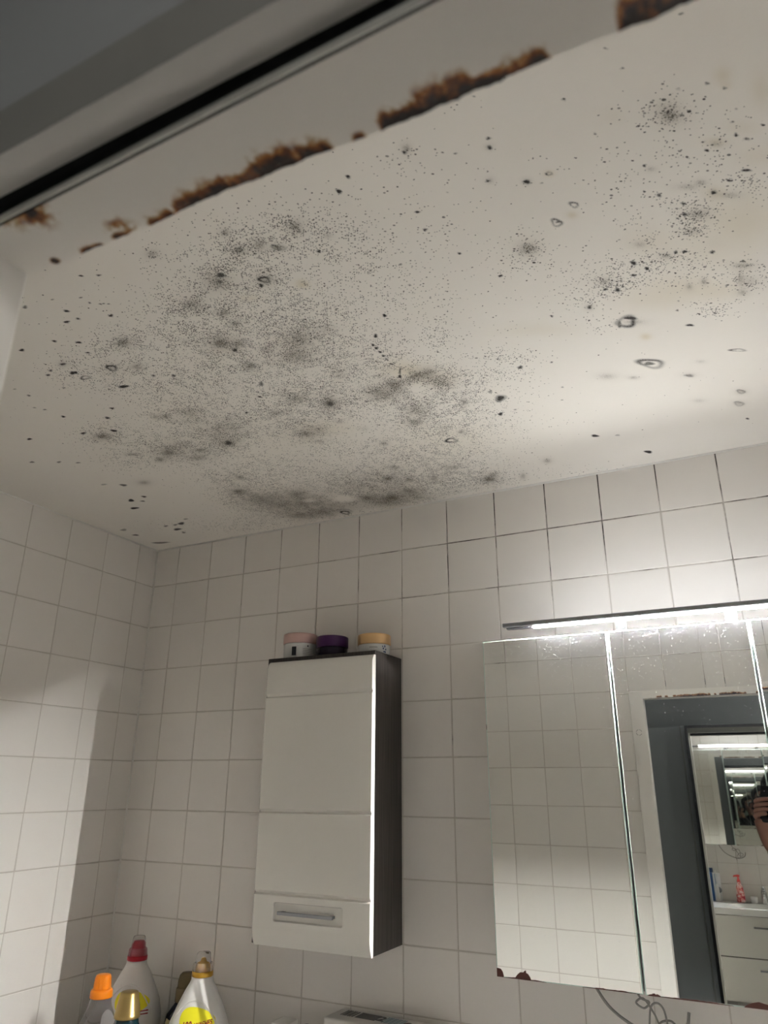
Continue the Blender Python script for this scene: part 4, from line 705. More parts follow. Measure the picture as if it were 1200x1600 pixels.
# unseen light added on the hall ceiling to brighten the dark hall
hl = empty('added_hall_light', (2.85, -2.30, H)); tag(hl, 'dim round light added on the hall ceiling, out of view', 'lamp')
lathe('base', [(-.012, .11), (-.001, .11)], M['white'], hl, 32)
lathe('globe', [(-.075, .02), (-.07, .06), (-.045, .095), (-.0125, .105)], mat('hall_fill_globe', (.9, .9, .88), .4, emit=((1, .97, .92), HALL_POWER)), hl, 32)
o = box('wall_hall_right', 3.2, 3.3, -2.86, yb, 0, H, M['hall']); tag(o, 'grey end wall of the hall on the right', 'wall', kind='structure')
o = box('ceiling_3', .5, 3.3, -2.95, YF-.062, H, H+.1, M['hall']); tag(o, 'grey ceiling of the hall', 'ceiling', kind='structure')
# wardrobe-like grey door with mirror, opposite the doorway
gd = empty('hall_door', (1.85, -2.845, 0))
tag(gd, 'dark grey panelled door across the hall behind the framed mirror', 'door')
def part(o, p): return under(o, p)
part(box('leaf', 1.536, 2.30, -2.858, -2.828, .01, H-.49, M['slate'], bev=.003), gd)
part(box('side_panel', 1.10, 1.532, -2.858, -2.838, .01, H-.492, M['slate'], bev=.003), gd)
part(box('edge_trim', 1.5325, 1.5385, -2.832, -2.825, .01, H-.49, M['slatelight'], bev=.001), gd)
hm = empty('hall_mirror', (1.85, -2.797, H-1.28))
tag(hm, 'tall black framed mirror on the grey door, seen in the mirror cabinet', 'mirror')
hw_, hh_ = .275, .775
box('glass', -hw_, hw_, -.004, .0, -hh_, hh_, M['mirror2'], hm)
for nm, a in (('frame_side', (-hw_-.014, -hw_, -.012, .006, -hh_-.014, hh_+.014)), ('frame_side', (hw_, hw_+.014, -.012, .006, -hh_-.014, hh_+.014)),
              ('frame_rail', (-hw_, hw_, -.012, .006, hh_, hh_+.014)), ('frame_rail', (-hw_, hw_, -.012, .006, -hh_-.014, -hh_))):
    box(nm, *a, M['blackframe'], hm, bev=.001)
hm.rotation_euler = (R(0.1), 0, R(-0.38))
# ------------------------------------------------------------------ mirror cabinet
MC0, MC1, MZ0, MZ1, MY = 1.332, 2.245, H-1.211, H-.479, -.175
mc = empty('mirror_cabinet', ((MC0+MC1)/2, -.08, MZ0))
tag(mc, 'three-door mirror cabinet with dusty mirrored doors on tiled wall', 'mirror cabinet')
bm = bmesh.new(); add_box(bm, MC0+.004, MC1-.004, MY+.018, -.001, MZ0+.002, MZ1-.003, .001, 1)
part(bm_obj('body', bm, M['greybody']), mc)
def mirror_door(x0, x1, rx, rz, lab):
    cx, cz = (x0+x1)/2, (MZ0+MZ1)/2
    w2, h2 = (x1-x0)/2, (MZ1-MZ0)/2
    d = box('door', -w2+.003, w2-.003, .0045, .0165, -h2+.003, h2-.003, M['white'])
    d.location = (cx, MY, cz); d.rotation_euler = (rx, 0, rz)
    d['label'] = lab
    under(d, mc)
    i = .0022
    v, f, mi = [], [], []
    for (a, b, y) in ((w2-i, h2-i, 0), (w2, h2, .0015), (w2, h2, .0045)):
        v += [(-a, y, -b), (a, y, -b), (a, y, b), (-a, y, b)]
    f.append((0, 1, 2, 3)); mi.append(0)
    for r_ in range(2):
        for k in range(4):
            p, q = r_*4+k, r_*4+(k+1) % 4
            f.append((q, p, p+4, q+4)); mi.append(1)
    f.append((11, 10, 9, 8)); mi.append(1)
    mesh_obj('mirror_pane', v, f, [M['mirror'], M['glassedge']], d, mi=mi)
    return d, cx, cz, w2, h2
D1 = mirror_door(MC0, 1.6390, 0, 0, 'left mirrored door')
D2 = mirror_door(1.6435, 1.9400, R(-.25), R(.30), 'middle mirrored door')
D3 = mirror_door(1.9445, MC1, 0, 0, 'right mirrored door')
def chip(door, pts, nm='silvering_chip'):
    d, cx, cz, w2, h2 = door
    v = [(-w2+x, -.0005, -h2+z) for x, z in pts]; n = len(v)
    v += [(x, .0002, z) for x, y, z in v]
    f = [tuple(range(n)), tuple(range(2*n-1, n-1, -1))]+[((k+1) % n, k, n+k, n+(k+1) % n) for k in range(n)]
    mesh_obj(nm, v, f, M['chip'], d)
def ragged(x0, x1, hmax, seed, n=16):
    q = random.Random(seed); top = []
    for k in range(n+1):
        t = k/n; top.append((x1+(x0-x1)*t, max(.0006, hmax*(math.sin(math.pi*t)**.6)*q.uniform(.65, 1.1))))
    return [(x0, .0001), (x1, .0001)]+top
chip(D1, [(.0006, .0005), (.016, .0005), (.0155, .005), (.0135, .011), (.010, .0155), (.006, .0165), (.0006, .0168)])
chip(D1, [(.040, .0005), (.077, .0005), (.075, .006), (.0705, .012), (.0665, .0135), (.066, .0185), (.063, .017), (.060, .014), (.053, .0135), (.047, .009)])
chip(D1, ragged(.016, .11, .0032, 3)); chip(D1, ragged(.185, .300, .0028, 4, 24))
chip(D2, ragged(.004, .03, .005, 5)); chip(D2, ragged(.02, .16, .0030, 6, 24))
chip(D2, [(.178, .0005), (.24, .0005), (.235, .004), (.22, .009), (.205, .012), (.193, .009), (.184, .005)])
chip(D1, [(.0005, .518), (.0012, .518), (.0016, .524), (.0012, .530), (.0005, .530)])

# light bar over the doors
LB0, LB1, LZ, LY = 1.398, 2.172, H-.4535, -.170
lb = empty('light_bar', ((LB0+LB1)/2, LY, LZ))
tag(lb, 'slim LED light bar glowing above the mirrored doors', 'lamp')
prof = [(-.2085, LZ+.001), (-.2085, LZ+.008), (-.2065, LZ+.0095), (-.1620, LZ+.0095), (-.1610, LZ+.0085), (-.1610, LZ),
        (-.1790, LZ), (-.1790, LZ+.0052), (-.1965, LZ+.0052), (-.1965, LZ), (-.2075, LZ)]  # slot shaped to limit the angle of the added emitter
part(extrude_x('housing', prof, LB0, LB1, M['alu']), lb)
part(box('bar_emitter', 1.466, LB1-.06, LY-.0026, LY+.0026, LZ-.0018, LZ-.0002, M['led']), lb)  # the bar's visible LED strip
part(box('bar_emitter', 1.466, LB1-.06, -.1891, -.1869, LZ+.0042, LZ+.0051, M['bouncefill']), lb)  # added hidden emitter standing in for light bounced off the mirrored doors
part(box('added_uplight', 1.466, LB1-.06, -.1870, -.1849, LZ+.0096, LZ+.0128, M['ceilfill']), lb)  # added unseen emitter that brightens the ceiling and upper walls
part(box('added_rear_light', 1.466, LB1-.06, -.1847, -.1832, LZ+.0096, LZ+.0128, M['wallfill']), lb)  # added unseen emitter for the glow on the wall above the bar
part(box('added_top_light', 1.466, LB1-.06, -.1871, -.1831, LZ+.01285, LZ+.0131, M['topfill']), lb)  # added unseen emitter filling the ceiling above and behind the bar
for bx in (1.673, 1.910):
    part(box('bracket', bx-.0125, bx+.0125, -.1600, -.1440, MZ1+.0045, LZ+.0095, M['chrome'], bev=.001), lb)
    part(box('bracket_foot', bx-.0125, bx+.0125, -.1600, -.120, MZ1-.0028, MZ1+.0045, M['chrome'], bev=.0005), lb)
# cable loop lying on the cabinet top and cables under it
o = tube('cable', [(1.352+.05*t, -.11+.03*math.sin(t*2.5), MZ1+.003+.016*math.sin(math.pi*t)) for t in [k/12 for k in range(13)]], .0028, M['cable'])
tag(o, 'short grey cable curling over the left top of mirror cabinet', 'cable')
def bez(ps, n=10):
    ps = [Vector(p) for p in ps]; out = []
    for i in range(len(ps)-1):
        p0, p1, p2, p3 = ps[max(i-1, 0)], ps[i], ps[i+1], ps[min(i+2, len(ps)-1)]
        for k in range(n):
            t = k/n
            out.append(.5*((2*p1)+(-p0+p2)*t+(2*p0-5*p1+4*p2-p3)*t*t+(-p0+3*p1-3*p2+p3)*t**3))
    out.append(ps[-1]); return out
zz = lambda r_: H+r_
o = tube('power_cable', bez([(1.505, -.06, zz(-1.205)), (1.518, -.055, zz(-1.235)), (1.545, -.05, zz(-1.272)), (1.59, -.045, zz(-1.30)), (1.645, -.04, zz(-1.315)), (1.69, -.03, zz(-1.30)), (1.70, -.012, zz(-1.27))]), .0032, M['cable'])
tag(o, 'grey power cable drooping in a wide loop under the mirror cabinet', 'cable')
o = tube('bundled_cable', bez([(1.60, -.085, zz(-1.205)), (1.615, -.085, zz(-1.236)), (1.633, -.085, zz(-1.243)), (1.621, -.082, zz(-1.256)), (1.606, -.085, zz(-1.247)), (1.622, -.085, zz(-1.238)), (1.640, -.085, zz(-1.262)), (1.652, -.085, zz(-1.287)), (1.668, -.083, zz(-1.297)),
                               (1.684, -.085, zz(-1.285)), (1.672, -.081, zz(-1.273)), (1.652, -.085, zz(-1.277)), (1.640, -.085, zz(-1.297)), (1.652, -.083, zz(-1.312)), (1.664, -.085, zz(-1.285)), (1.660, -.081, zz(-1.255)), (1.648, -.085, zz(-1.243)), (1.634, -.085, zz(-1.255)), (1.628, -.085, zz(-1.30)), (1.632, -.075, zz(-1.33))], 8), .0021, M['cable'], n=7)
tag(o, 'thin grey cable bundled in a knot below the mirror cabinet', 'cable')

# ------------------------------------------------------------------ wall cabinet
WX0, WX1, WZ0, WZ1 = .661, 1.0185, H-1.206, H-.4745
WD = -.1640
wc = empty('wall_cabinet', ((WX0+WX1)/2, -.08, WZ0))
tag(wc, 'tall white gloss wall cabinet with dark wood sides', 'cabinet')
bm = bmesh.new(); add_box(bm, WX0, WX1, WD, -.0005, WZ0, WZ1, .0012, 1)
part(bm_obj('body', bm, M['wood']), wc)
def smooth(t): t = min(max(t, 0), 1); return t*t*(3-2*t)
def cab_door():
    x0, x1, z0, z1 = WX0+.007, WX1+.0015, WZ0-.0005, WZ1-.013
    gz = [H-.586, H-.8895, H-1.0855]
    hx0, hx1, hz0, hz1 = .737, .944, H-1.149, H-1.104
    def dense(a, b, feats, base):
        s = set(np.arange(a, b, base).tolist()+[b])
        for f_, w_, st in feats: s |= set(np.arange(f_-w_, f_+w_+1e-6, st).tolist())
        s = sorted(q for q in s if a-1e-9 <= q <= b+1e-9)
        out = [s[0]]
        for q in s[1:]:
            if q-out[-1] > 2e-4: out.append(q)
        return out
    xs = dense(x0, x1, [(x0, .014, .0012), (x1, .005, .001), (hx0, .012, .0012), (hx1, .012, .0012)], .02)
    zs = dense(z0, z1, [(g, .009, .0009) for g in gz]+[(hz0, .012, .0012), (hz1, .012, .0012), (z1, .03, .003), (z0, .05, .004)], .02)
    yf = -.1835
    def depth(x, z):
        d = 0
        for g in gz:                                  # stepped groove: soft upper lip, crisp ledge below
            u = (z-g)/.0042
            if -1 < u < 1.6: d = max(d, .0055*(1-abs(u/1.6 if u > 0 else u))**.8)
        d += .010*(max(0, 1-(z1-z)/.022)**2)          # top rounds back
        d += .011*(max(0, 1-(z-z0)/.040)**2)          # bottom rounds back
        d += .008*(max(0, 1-(x-x0)/.010)**2)          # left edge rounds back
        cx, cz = (hx0+hx1)/2, (hz0+hz1)/2
        qx, qz = abs(x-cx)-(hx1-hx0)/2+.007, abs(z-cz)-(hz1-hz0)/2+.007
        sd = math.hypot(max(qx, 0), max(qz, 0))+min(max(qx, qz), 0)-.007
        d += .0085*smooth(-sd/.0035)
        return d
    nx, nz_ = len(xs), len(zs)
    v = [(x, yf+depth(x, z), z) for z in zs for x in xs]
    f = [(j*nx+i, j*nx+i+1, (j+1)*nx+i+1, (j+1)*nx+i) for j in range(nz_-1) for i in range(nx-1)]
    n = len(v); yb_ = WD-.0006
    rim = [(0, i) for i in range(nx)]+[(j, nx-1) for j in range(1, nz_)]+[(nz_-1, i) for i in range(nx-2, -1, -1)]+[(j, 0) for j in range(nz_-2, 0, -1)]
    base = {}
    for j, i in rim:
        base[(j, i)] = len(v); v.append((xs[i], yb_, zs[j]))
    sm = [True]*len(f)
    for k in range(len(rim)):
        a, b = rim[k], rim[(k+1) % len(rim)]
        f.append((b[0]*nx+b[1], a[0]*nx+a[1], base[a], base[b])); sm.append(False)
    f.append(tuple(base[r_] for r_ in rim)); sm.append(False)
    o = mesh_obj('door', v, f, M['gloss'])
    o.data.polygons.foreach_set('use_smooth', sm)
    o['label'] = 'white gloss door with three grooves'
    return under(o, wc)
cdoor = cab_door()
bm = bmesh.new()
add_box(bm, .757, .921, -.1955, -.1885, H-1.1315, H-1.1235, .0012, 2)
for hx in (.766, .912): add_box(bm, hx-.006, hx+.006, -.190, -.176, H-1.1305, H-1.1245)
h = bm_obj('handle', bm, M['alu']); h['label'] = 'chrome bar handle'
h.parent = cdoor; h.location = Vector(h.location)-Vector(wc.location)-Vector(cdoor.location)
h.location = Vector((0, 0, 0))   # same local frame as the door

# jars on the cabinet
def jar(x, y, r_, hb, hl, body, lid, label, deco=None):
    e = empty('cream_jar', (x, y, WZ1))
    tag(e, label, 'jar', 'cream jars on top of the wall cabinet')
    lathe('pot', [(0, r_*.86), (.003, r_*.94), (hb-.003, r_*.965), (hb, r_*.95)], body, e, 40)
    lathe('lid', [(hb+.0006, r_*.985), (hb+.0016, r_), (hb+hl-.004, r_), (hb+hl-.0012, r_*.985), (hb+hl, r_*.94)], lid, e, 40)
    return e
potw = mat('white_jar', (.66, .66, .64), .25); inkd = mat('dark_ink', (.03, .03, .035), .5); inkb = mat('blue_ink', (.03, .06, .16), .5); inkg = mat('grey_ink', (.33, .32, .31), .5)
pink = mat('rose_metal_lid', (.62, .42, .38), .35, metal=.7); gold = mat('gold_metal_lid', (.72, .47, .23), .35, metal=.75)
purp = mat('purple_lid', (.05, .008, .07), .3); purd = mat('dark_purple_jar', (.02, .012, .028), .25)
def wrap(nm, e, r_, a0, a1, z0, z1, m, n=6):     # thin print patch curved on a jar
    v, f = [], []
    for k in range(n+1):
        a = a0+(a1-a0)*k/n
        for z in (z0, z1): v.append((r_*math.cos(a), r_*math.sin(a), z))
    for k in range(n): f.append((2*k, 2*k+2, 2*k+3, 2*k+1))
    return mesh_obj(nm, v, f, m, e)
view = lambda x, y: math.atan2(CAM.y-y, CAM.x-x)
j1 = jar(.722, -.090, .0515, .048, .030, potw, pink, 'white cream jar with rose pink lid')
a = view(.722, -.09)
wrap('print', j1, .0499, a-.52, a-.24, .010, .036, inkd); 
for q in range(4): wrap('print', j1, .0499, a+.15, a+.75, .014+q*.005, .0155+q*.005, inkg)
wrap('print', j1, .0499, a+.42, a+.50, .036, .041, inkd)
j2 = jar(.8310, -.085, .0480, .030, .033, purd, purp, 'low dark jar with purple lid between the two white jars')
j3 = jar(.9655, -.072, .0480, .030, .030, potw, gold, 'white cream jar with gold lid and blue flower print')
a = view(.9655, -.072)
wrap('print', j3, .0465, a-.30, a+.20, .018, .0205, inkg)
for da, dz, s in ((.55, .014, .005), (.66, .020, .006), (.74, .012, .005), (.60, .006, .004), (.70, .005, .0045), (.50, .021, .003)):
    wrap('print', j3, .0465, a+da, a+da+.09, dz, dz+s, inkb, 2)

# ------------------------------------------------------------------ washing machine, board and bottles
TZ = H-1.605
wm = empty('washing_machine', (.36, -.34, 0)); tag(wm, 'white washing machine in the corner under the bottles', 'washing machine')
part(box('body', .06, .66, -.64, -.06, .02, TZ-.03, M['white'], bev=.01), wm)
def ring_y(nm, cx, y0, y1, cz, ro, ri, m, p):
    n = 40; v, f = [], []
    for k in range(n):
        c, s = math.cos(2*math.pi*k/n), math.sin(2*math.pi*k/n)
        v += [(cx+ro*c, y0, cz+ro*s), (cx+ro*c, y1, cz+ro*s), (cx+ri*c, y1, cz+ri*s), (cx+ri*c, y0, cz+ri*s)]
    for k in range(n):
        a_, b_ = 4*k, 4*((k+1) % n)
        for q in range(4): f.append((a_+q, a_+(q+1) % 4, b_+(q+1) % 4, b_+q))
    return part(mesh_obj(nm, v, f, m), p)
ring_y('door_ring', .36, -.642, -.668, .40, .165, .125, M['chrome'], wm)
part(lathe('door_glass', [(0, .125), (.012, .115), (.02, .08)], mat('dark_door_glass', (.02, .02, .025), .05), loc=(.36, -.642, .40), rot=(R(90), 0, 0)), wm)
part(box('control_panel', .08, .64, -.650, -.640, TZ-.14, TZ-.045, mat('panel_grey', (.55, .56, .57), .4), bev=.003), wm)
part(lathe('dial', [(0, .028), (.016, .025), (.018, .02)], M['chrome'], loc=(.36, -.650, TZ-.092), rot=(R(90), 0, 0)), wm)
wt = empty('worktop_table', (.60, -.30, 0)); tag(wt, 'grey worktop carrying the detergent bottles along the back wall', 'table')
part(box('top', .004, 1.19, -.62, -.004, TZ-.026, TZ, mat('grey_worktop', (.24, .235, .225), .4), bev=.002), wt)
part(box('leg_panel', 1.165, 1.187, -.60, -.01, 0, TZ-.026, M['white'], bev=.001), wt)

def bottle(x, y, yaw_, label, prof, exp, m, zs=1.0, s=.75):
    e = empty('detergent_bottle', (x, y, TZ), yaw_); e.scale = (s, s, zs)
    tag(e, label, 'bottle', 'detergent bottles on the worktop')
    lathe('body', prof, m, e, 48, exp=exp)
    return e
hdpe = mat('white_plastic', (.80, .785, .75), .3); redp = mat('red_plastic', (.45, .012, .03), .3)
clearp = mat('frosted_clear_plastic', (.95, .93, .93), .12, trans=.92, ior=1.25)
pinkclear = mat('rosy_clear_plastic', (.95, .55, .62), .12, trans=.75, ior=1.3); amberclear = mat('cream_clear_plastic', (.98, .90, .80), .12, trans=.8, ior=1.25)
goldp = mat('gold_plastic', (.62, .36, .045), .28, metal=.6); yellow = mat('yellow_label', (.85, .78, .02), .45)
redink = mat('red_label_ink', (.30, .015, .02), .5); magenta = mat('magenta_ink', (.55, .02, .22), .5)
bigprof = lambda k: [(0, .085, .055), (.012, .100, .064), (.10, .108, .068), (.17, .106, .066), (.205, .096, .060), (.24, .075, .050), (.27, .054, .041), (.287, .040, .035), (.293, .0365, .0335), (.300, .036, .033)]
def surf_b(prof, exp, x, z):
    zs = [p[0] for p in prof]
    a = np.interp(z, zs, [p[1] for p in prof]); b = np.interp(z, zs, [p[2] for p in prof])
    t = min(abs(x)/a, .999)
    return b*(1-t**exp)**(1/exp)
def drape(o, prof, exp, off):
    """lay a flat x-z drawing (drawn in local x,y) on the bottle's front"""
    for v in o.data.vertices:
        x, z, dep = v.co.x, v.co.y, v.co.z
        v.co = Vector((x, -surf_b(prof, exp, x, z)-off-dep, z))
def blob_label(nm, e, prof, exp, pts, m, off, sub=8):
    bm_ = bmesh.new()
    cx = sum(p[0] for p in pts)/len(pts); cz = sum(p[1] for p in pts)/len(pts)
    rings_ = []
    for s in range(sub+1):
        t = s/sub
        rings_.append([bm_.verts.new((cx+(px-cx)*t, cz+(pz-cz)*t, 0)) for px, pz in pts] if s else [bm_.verts.new((cx, cz, 0))])
    n = len(pts)
    for k in range(n): bm_.faces.new((rings_[0][0], rings_[1][k], rings_[1][(k+1) % n]))
    for s in range(1, sub):
        for k in range(n): bm_.faces.new((rings_[s][k], rings_[s+1][k], rings_[s+1][(k+1) % n], rings_[s][(k+1) % n]))
    o = bm_obj(nm, bm_, m, e, True); drape(o, prof, exp, off)
    return o
def leaf(cx, cz, w_, h_, n=28):
    out = []
    for k in range(n):
        a = 2*math.pi*k/n
        out.append((cx+w_*math.copysign(abs(math.cos(a))**.9, math.cos(a)), cz+h_*math.sin(a)*(1-.35*math.cos(a))))
    return out
EX = 2.6
# white bottle, clear cap with gold collar
bx, by = .510, -.165
pw_ = bigprof(0)
b1 = bottle(bx, by, R(30), 'big white detergent bottle with clear cap and yellow 100 washes label', pw_, EX, hdpe, 1.033, .76)
lathe('collar', [(.300, .0355), (.301, .037), (.311, .0362), (.312, .0345)], goldp, b1, 40)
lathe('cap_skirt', [(.3122, .0352), (.328, .0335), (.3295, .0325)], amberclear, b1, 40)
lathe('cap', [(.3298, .0275), (.344, .0250), (.3515, .0228), (.3535, .0195)], clearp, b1, 40)
lathe('nozzle', [(.3122, .022), (.322, .020), (.328, .0185), (.332, .0165), (.334, .009), (.340, .006), (.341, .003)], goldp, b1, 24)
pts = []
rib = [(x, -surf_b(pw_, EX, x, z)-.0004, z) for x, z in [(-.080+.16*k/24,   .254-.060*((-.08+.16*k/24+.01)/.085)**2-.0) for k in range(25)]]
tube('shoulder_ridge', rib, .0022, hdpe, b1)
blob_label('label', b1, pw_, EX, leaf(.004, .213, .060, .027), yellow, .0008)
t_ = text_mesh('lettering', '100', .0215, redink, b1, shear=.15); t_.data.transform(Matrix.Translation((-.030, .203, 0))@Matrix.Rotation(R(4), 4, 'Z')); drape(t_, pw_, EX, .0012)
t_ = text_mesh('lettering', 'WASHES', .0150, redink, b1, shear=.2); t_.data.transform(Matrix.Translation((.024, .2065, 0))@Matrix.Rotation(R(8), 4, 'Z')); drape(t_, pw_, EX, .0012)
# white bottle, red cap (further back)
b2 = bottle(.218, -.105, R(34), 'big white detergent bottle with red cap in the corner', pw_, EX, hdpe, 1.027, .76)
lathe('collar', [(.3005, .0355), (.301, .0372), (.311, .037), (.312, .035)], redp, b2, 40)
lathe('cap_skirt', [(.3123, .036), (.328, .0335), (.330, .031)], pinkclear, b2, 40)
lathe('nozzle', [(.3123, .023), (.332, .020), (.340, .019), (.347, .014), (.348, .008)], redp, b2, 24, exp=3)
lathe('cap', [(.3303, .0275), (.350, .0245), (.358, .0215), (.3595, .019)], clearp, b2, 40)
rib = [(x, -surf_b(pw_, EX, x, z)-.0004, z) for x, z in [(-.080+.16*k/24, .248-.060*((-.08+.16*k/24+.01)/.085)**2) for k in range(25)]]
tube('shoulder_ridge', rib, .0022, hdpe, b2)
blob_label('label', b2, pw_, EX, leaf(.008, .208, .062, .027), yellow, .0008)
t_ = text_mesh('lettering', '100', .0235, redink, b2, shear=.15); t_.data.transform(Matrix.Translation((-.026, .200, 0))); drape(t_, pw_, EX, .0012)
for q in range(2):
    blob_label('print', b2, pw_, EX, [(.030, .186-.007*q), (.068, .188-.007*q), (.068, .191-.007*q), (.030, .189-.007*q)], redink, .0009, 3)
# clear bottle with orange cap
po = [(0, .080, .048), (.01, .092, .055), (.09, .094, .056), (.13, .090, .054), (.165, .076, .048), (.195, .056, .042), (.215, .043, .038), (.225, .040, .037), (.233, .040, .037)]
clearb = mat('clear_bottle', (.93, .93, .95), .06, trans=.93, ior=1.12)
b3 = bottle(.227, -.235, R(36), 'see-through detergent bottle with orange dosing cap', po, 2.3, clearb, 1.043, .70)
orange = mat('orange_plastic', (.95, .26, .01), .28)
lathe('liquid', [(.006, .076, .044), (.03, .086, .050), (.10, .087, .050), (.145, .080, .048), (.150, .079, .047)], mat('pale_pink_liquid', (.80, .60, .58), .25), b3, 40, exp=2.3)
lathe('cap_base', [(.234, .0405), (.2355, .042), (.249, .0410), (.253, .037)], orange, b3, 40)
oc = lathe('cap', [(.2533, .0325), (.258, .0315), (.279, .0285), (.2835, .0265), (.2855, .022)], orange, b3, 40, exp=2.6)
for k in range(14):
    a = 2*math.pi*k/14
    tube('cap_rib', [(.0322*math.cos(a), .0322*math.sin(a), .256), (.0290*math.cos(a), .0290*math.sin(a), .279)], .0013, orange, b3, n=6)
# teal bottle with gold cap (front)
pg = [(0, .052, .040), (.01, .060, .045), (.12, .062, .046), (.165, .058, .044), (.190, .048, .040), (.202, .040, .037), (.208, .038, .036), (.212, .037, .035)]
b4 = bottle(.360, -.268, R(0), 'dark teal softener bottle with tapered gold cap in front', pg, 2.2, mat('teal_plastic', (.003, .028, .034), .15), 1.045, .76)
goldcap = mat('gold_cap', (.40, .29, .11), .30, metal=.8)
lathe('cap', [(.2125+(z_-.2125)*.80, q_) for z_, q_ in [(.2125, .0420), (.214, .0428), (.222, .0422), (.2225, .0412), (.230, .0408), (.2305, .0398), (.238, .0394), (.2385, .0384), (.246, .038), (.247, .0365), (.275, .0305), (.280, .028), (.2815, .023)]], goldcap, b4, 40)
# navy bottle with bronze cap behind
b5 = bottle(.360, -.046, R(14), 'navy bottle with bronze see-through cap behind the white one', [(0, .060, .036), (.01, .070, .041), (.14, .072, .042), (.180, .060, .039), (.203, .038, .033), (.21, .033, .031)], 2.3, mat('navy_plastic', (.006, .009, .03), .2), 1.0, .85)
bronze = mat('bronze_cap_plastic', (.30, .23, .12), .25, trans=.35)
lathe('cap_base', [(.2105, .034), (.212, .036), (.243, .0345), (.245, .033)], bronze, b5, 36)
lathe('cap', [(.2455, .0315), (.262, .030), (.275, .026), (.281, .019), (.282, .012)], bronze, b5, 36)
pn = [(0, .060, .036), (.01, .070, .041), (.14, .072, .042), (.180, .060, .039), (.203, .038, .033)]
blob_label('label', b5, pn, 2.3, [(-.056, .152), (.056, .152), (.050, .173), (-.050, .173)], mat('tan_label', (.36, .30, .14), .5), .0008, 4)
t_ = text_mesh('lettering', 'X', .018, inkd, b5); t_.data.transform(Matrix.Translation((-.022, .162, 0))); drape(t_, pn, 2.3, .0012)
# packages further right
pk = empty('flat_package', (1.0, -.055, TZ), R(-3)); tag(pk, 'pale printed package with barcodes lying along the back wall', 'package')
pw2 = mat('pale_package', (.62, .60, .56), .35); pd = mat('package_print', (.10, .095, .10), .5); pb = mat('package_print_blue', (.22, .30, .33), .5)
zt = .243
box('carton', -.155, .155, -.048, .045, 0, zt, pw2, pk, bev=.006, seg=3)
def flat(nm, x0, x1, y0, y1, m): box(nm, x0, x1, y0, y1, zt-.0003, zt+.0004, m, pk)
for k in range(6): flat('bar', -.128+.0065*k, -.1245+.0065*k+.0012*(k % 2), -.012, .030, pd)
flat('print', -.085, -.028, -.012, .030, pd)
for k in range(9): flat('bar', -.008+.0062*k, -.0045+.0062*k+.0012*(k % 2), -.014, .030, pb)
for s_, xx, m_ in (('e', .056, pd), ('m', .095, pd), ('2', -.018, pd)):
    t_ = text_mesh('lettering', s_, .045, m_, pk); t_.data.transform(Matrix.Translation((xx, .008, zt+.0005)))
o = box('small_carton', .706, .752, -.120, -.065, TZ, TZ+.220, mat('bright_white_card', (.85, .84, .80), .5), bev=.001)
tag(o, 'narrow bright white carton standing beside the black capped bottle', 'carton')
e = empty('black_bottle', (.780, -.07, TZ)); tag(e, 'small bottle with round black cap next to the barcoded package', 'bottle')
lathe('body', [(0, .018), (.004, .021), (.15, .021), (.168, .014), (.175, .012)], mat('black_plastic', (.012, .012, .014), .3), e, 28)
lathe('cap', [(.1755, .015), (.177, .0165), (.203, .016), (.210, .012), (.213, .006)], mat('black_cap', (.01, .01, .011), .25), e, 28)
# ------------------------------------------------------------------ washbasin unit (seen twice mirrored)
VX0, VX1, VZ = 1.335, 2.245, H-1.632
va = empty('vanity_unit', (1.79, -.23, VZ-.60)); tag(va, 'white vanity unit with two drawers and bar handles', 'vanity')
part(box('body', VX0+.002, VX1-.002, -.452, -.002, VZ-.603, VZ-.046, M['wood'], bev=.001), va)
def drawer(z0, z1):
    d = under(box('drawer', VX0, VX1, -.472, -.4525, z0, z1, M['gloss'], bev=.002), va)
    bm_ = bmesh.new(); zc = z1-.068
    add_box(bm_, 1.69, 1.89, -.500, -.490, zc-.006, zc+.006, .0015, 2)
    for q in (1.70, 1.88): add_box(bm_, q-.006, q+.006, -.492, -.470, zc-.004, zc+.004)
    h_ = bm_obj('handle', bm_, M['chrome'], d); h_.location = (0, 0, 0); h_['label'] = 'chrome bar handle'
drawer(VZ-.318, VZ-.049); drawer(VZ-.603, VZ-.325)
cer = mat('white_ceramic', (.80, .80, .78), .08, coat=.4)
wbn = empty('washbasin', (1.79, -.24, VZ-.04)); tag(wbn, 'white ceramic washbasin top on the vanity unit', 'washbasin')
n = 12
bm = bmesh.new()                 # slab with a sunken oval bowl
seg = 40; cx, cyy = 1.79, -.27
outer = []
for k in range(seg):
    a = 2*math.pi*k/seg; c, s = math.cos(a), math.sin(a)
    t = min(.456/abs(c) if abs(c) > 1e-6 else 9, (.210 if s < 0 else .263)/abs(s) if abs(s) > 1e-6 else 9)
    outer.append((cx+t*c, cyy+t*s))
lev = [[(x, y, VZ-.044) for x, y in outer], [(x, y, VZ) for x, y in outer]]
for ra, rb, z in ((.27, .155, VZ), (.262, .148, VZ-.012), (.22, .12, VZ-.042), (.10, .06, VZ-.043), (.02, .02, VZ-.043)):
    lev.append([(cx+ra*math.cos(2*math.pi*k/seg), cyy+rb*math.sin(2*math.pi*k/seg), z) for k in range(seg)])
L_ = [[bm.verts.new(p) for p in l_] for l_ in lev]
for a_, b_ in zip(L_[:-1], L_[1:]):
    for k in range(seg): bm.faces.new((a_[k], a_[(k+1) % seg], b_[(k+1) % seg], b_[k]))
bm.faces.new(L_[0]); bm.faces.new(L_[-1])
part(bm_obj('basin', bm, cer), wbn)
fa = empty('faucet', (1.79, -.075, VZ)); tag(fa, 'chrome mixer tap on the washbasin', 'faucet')
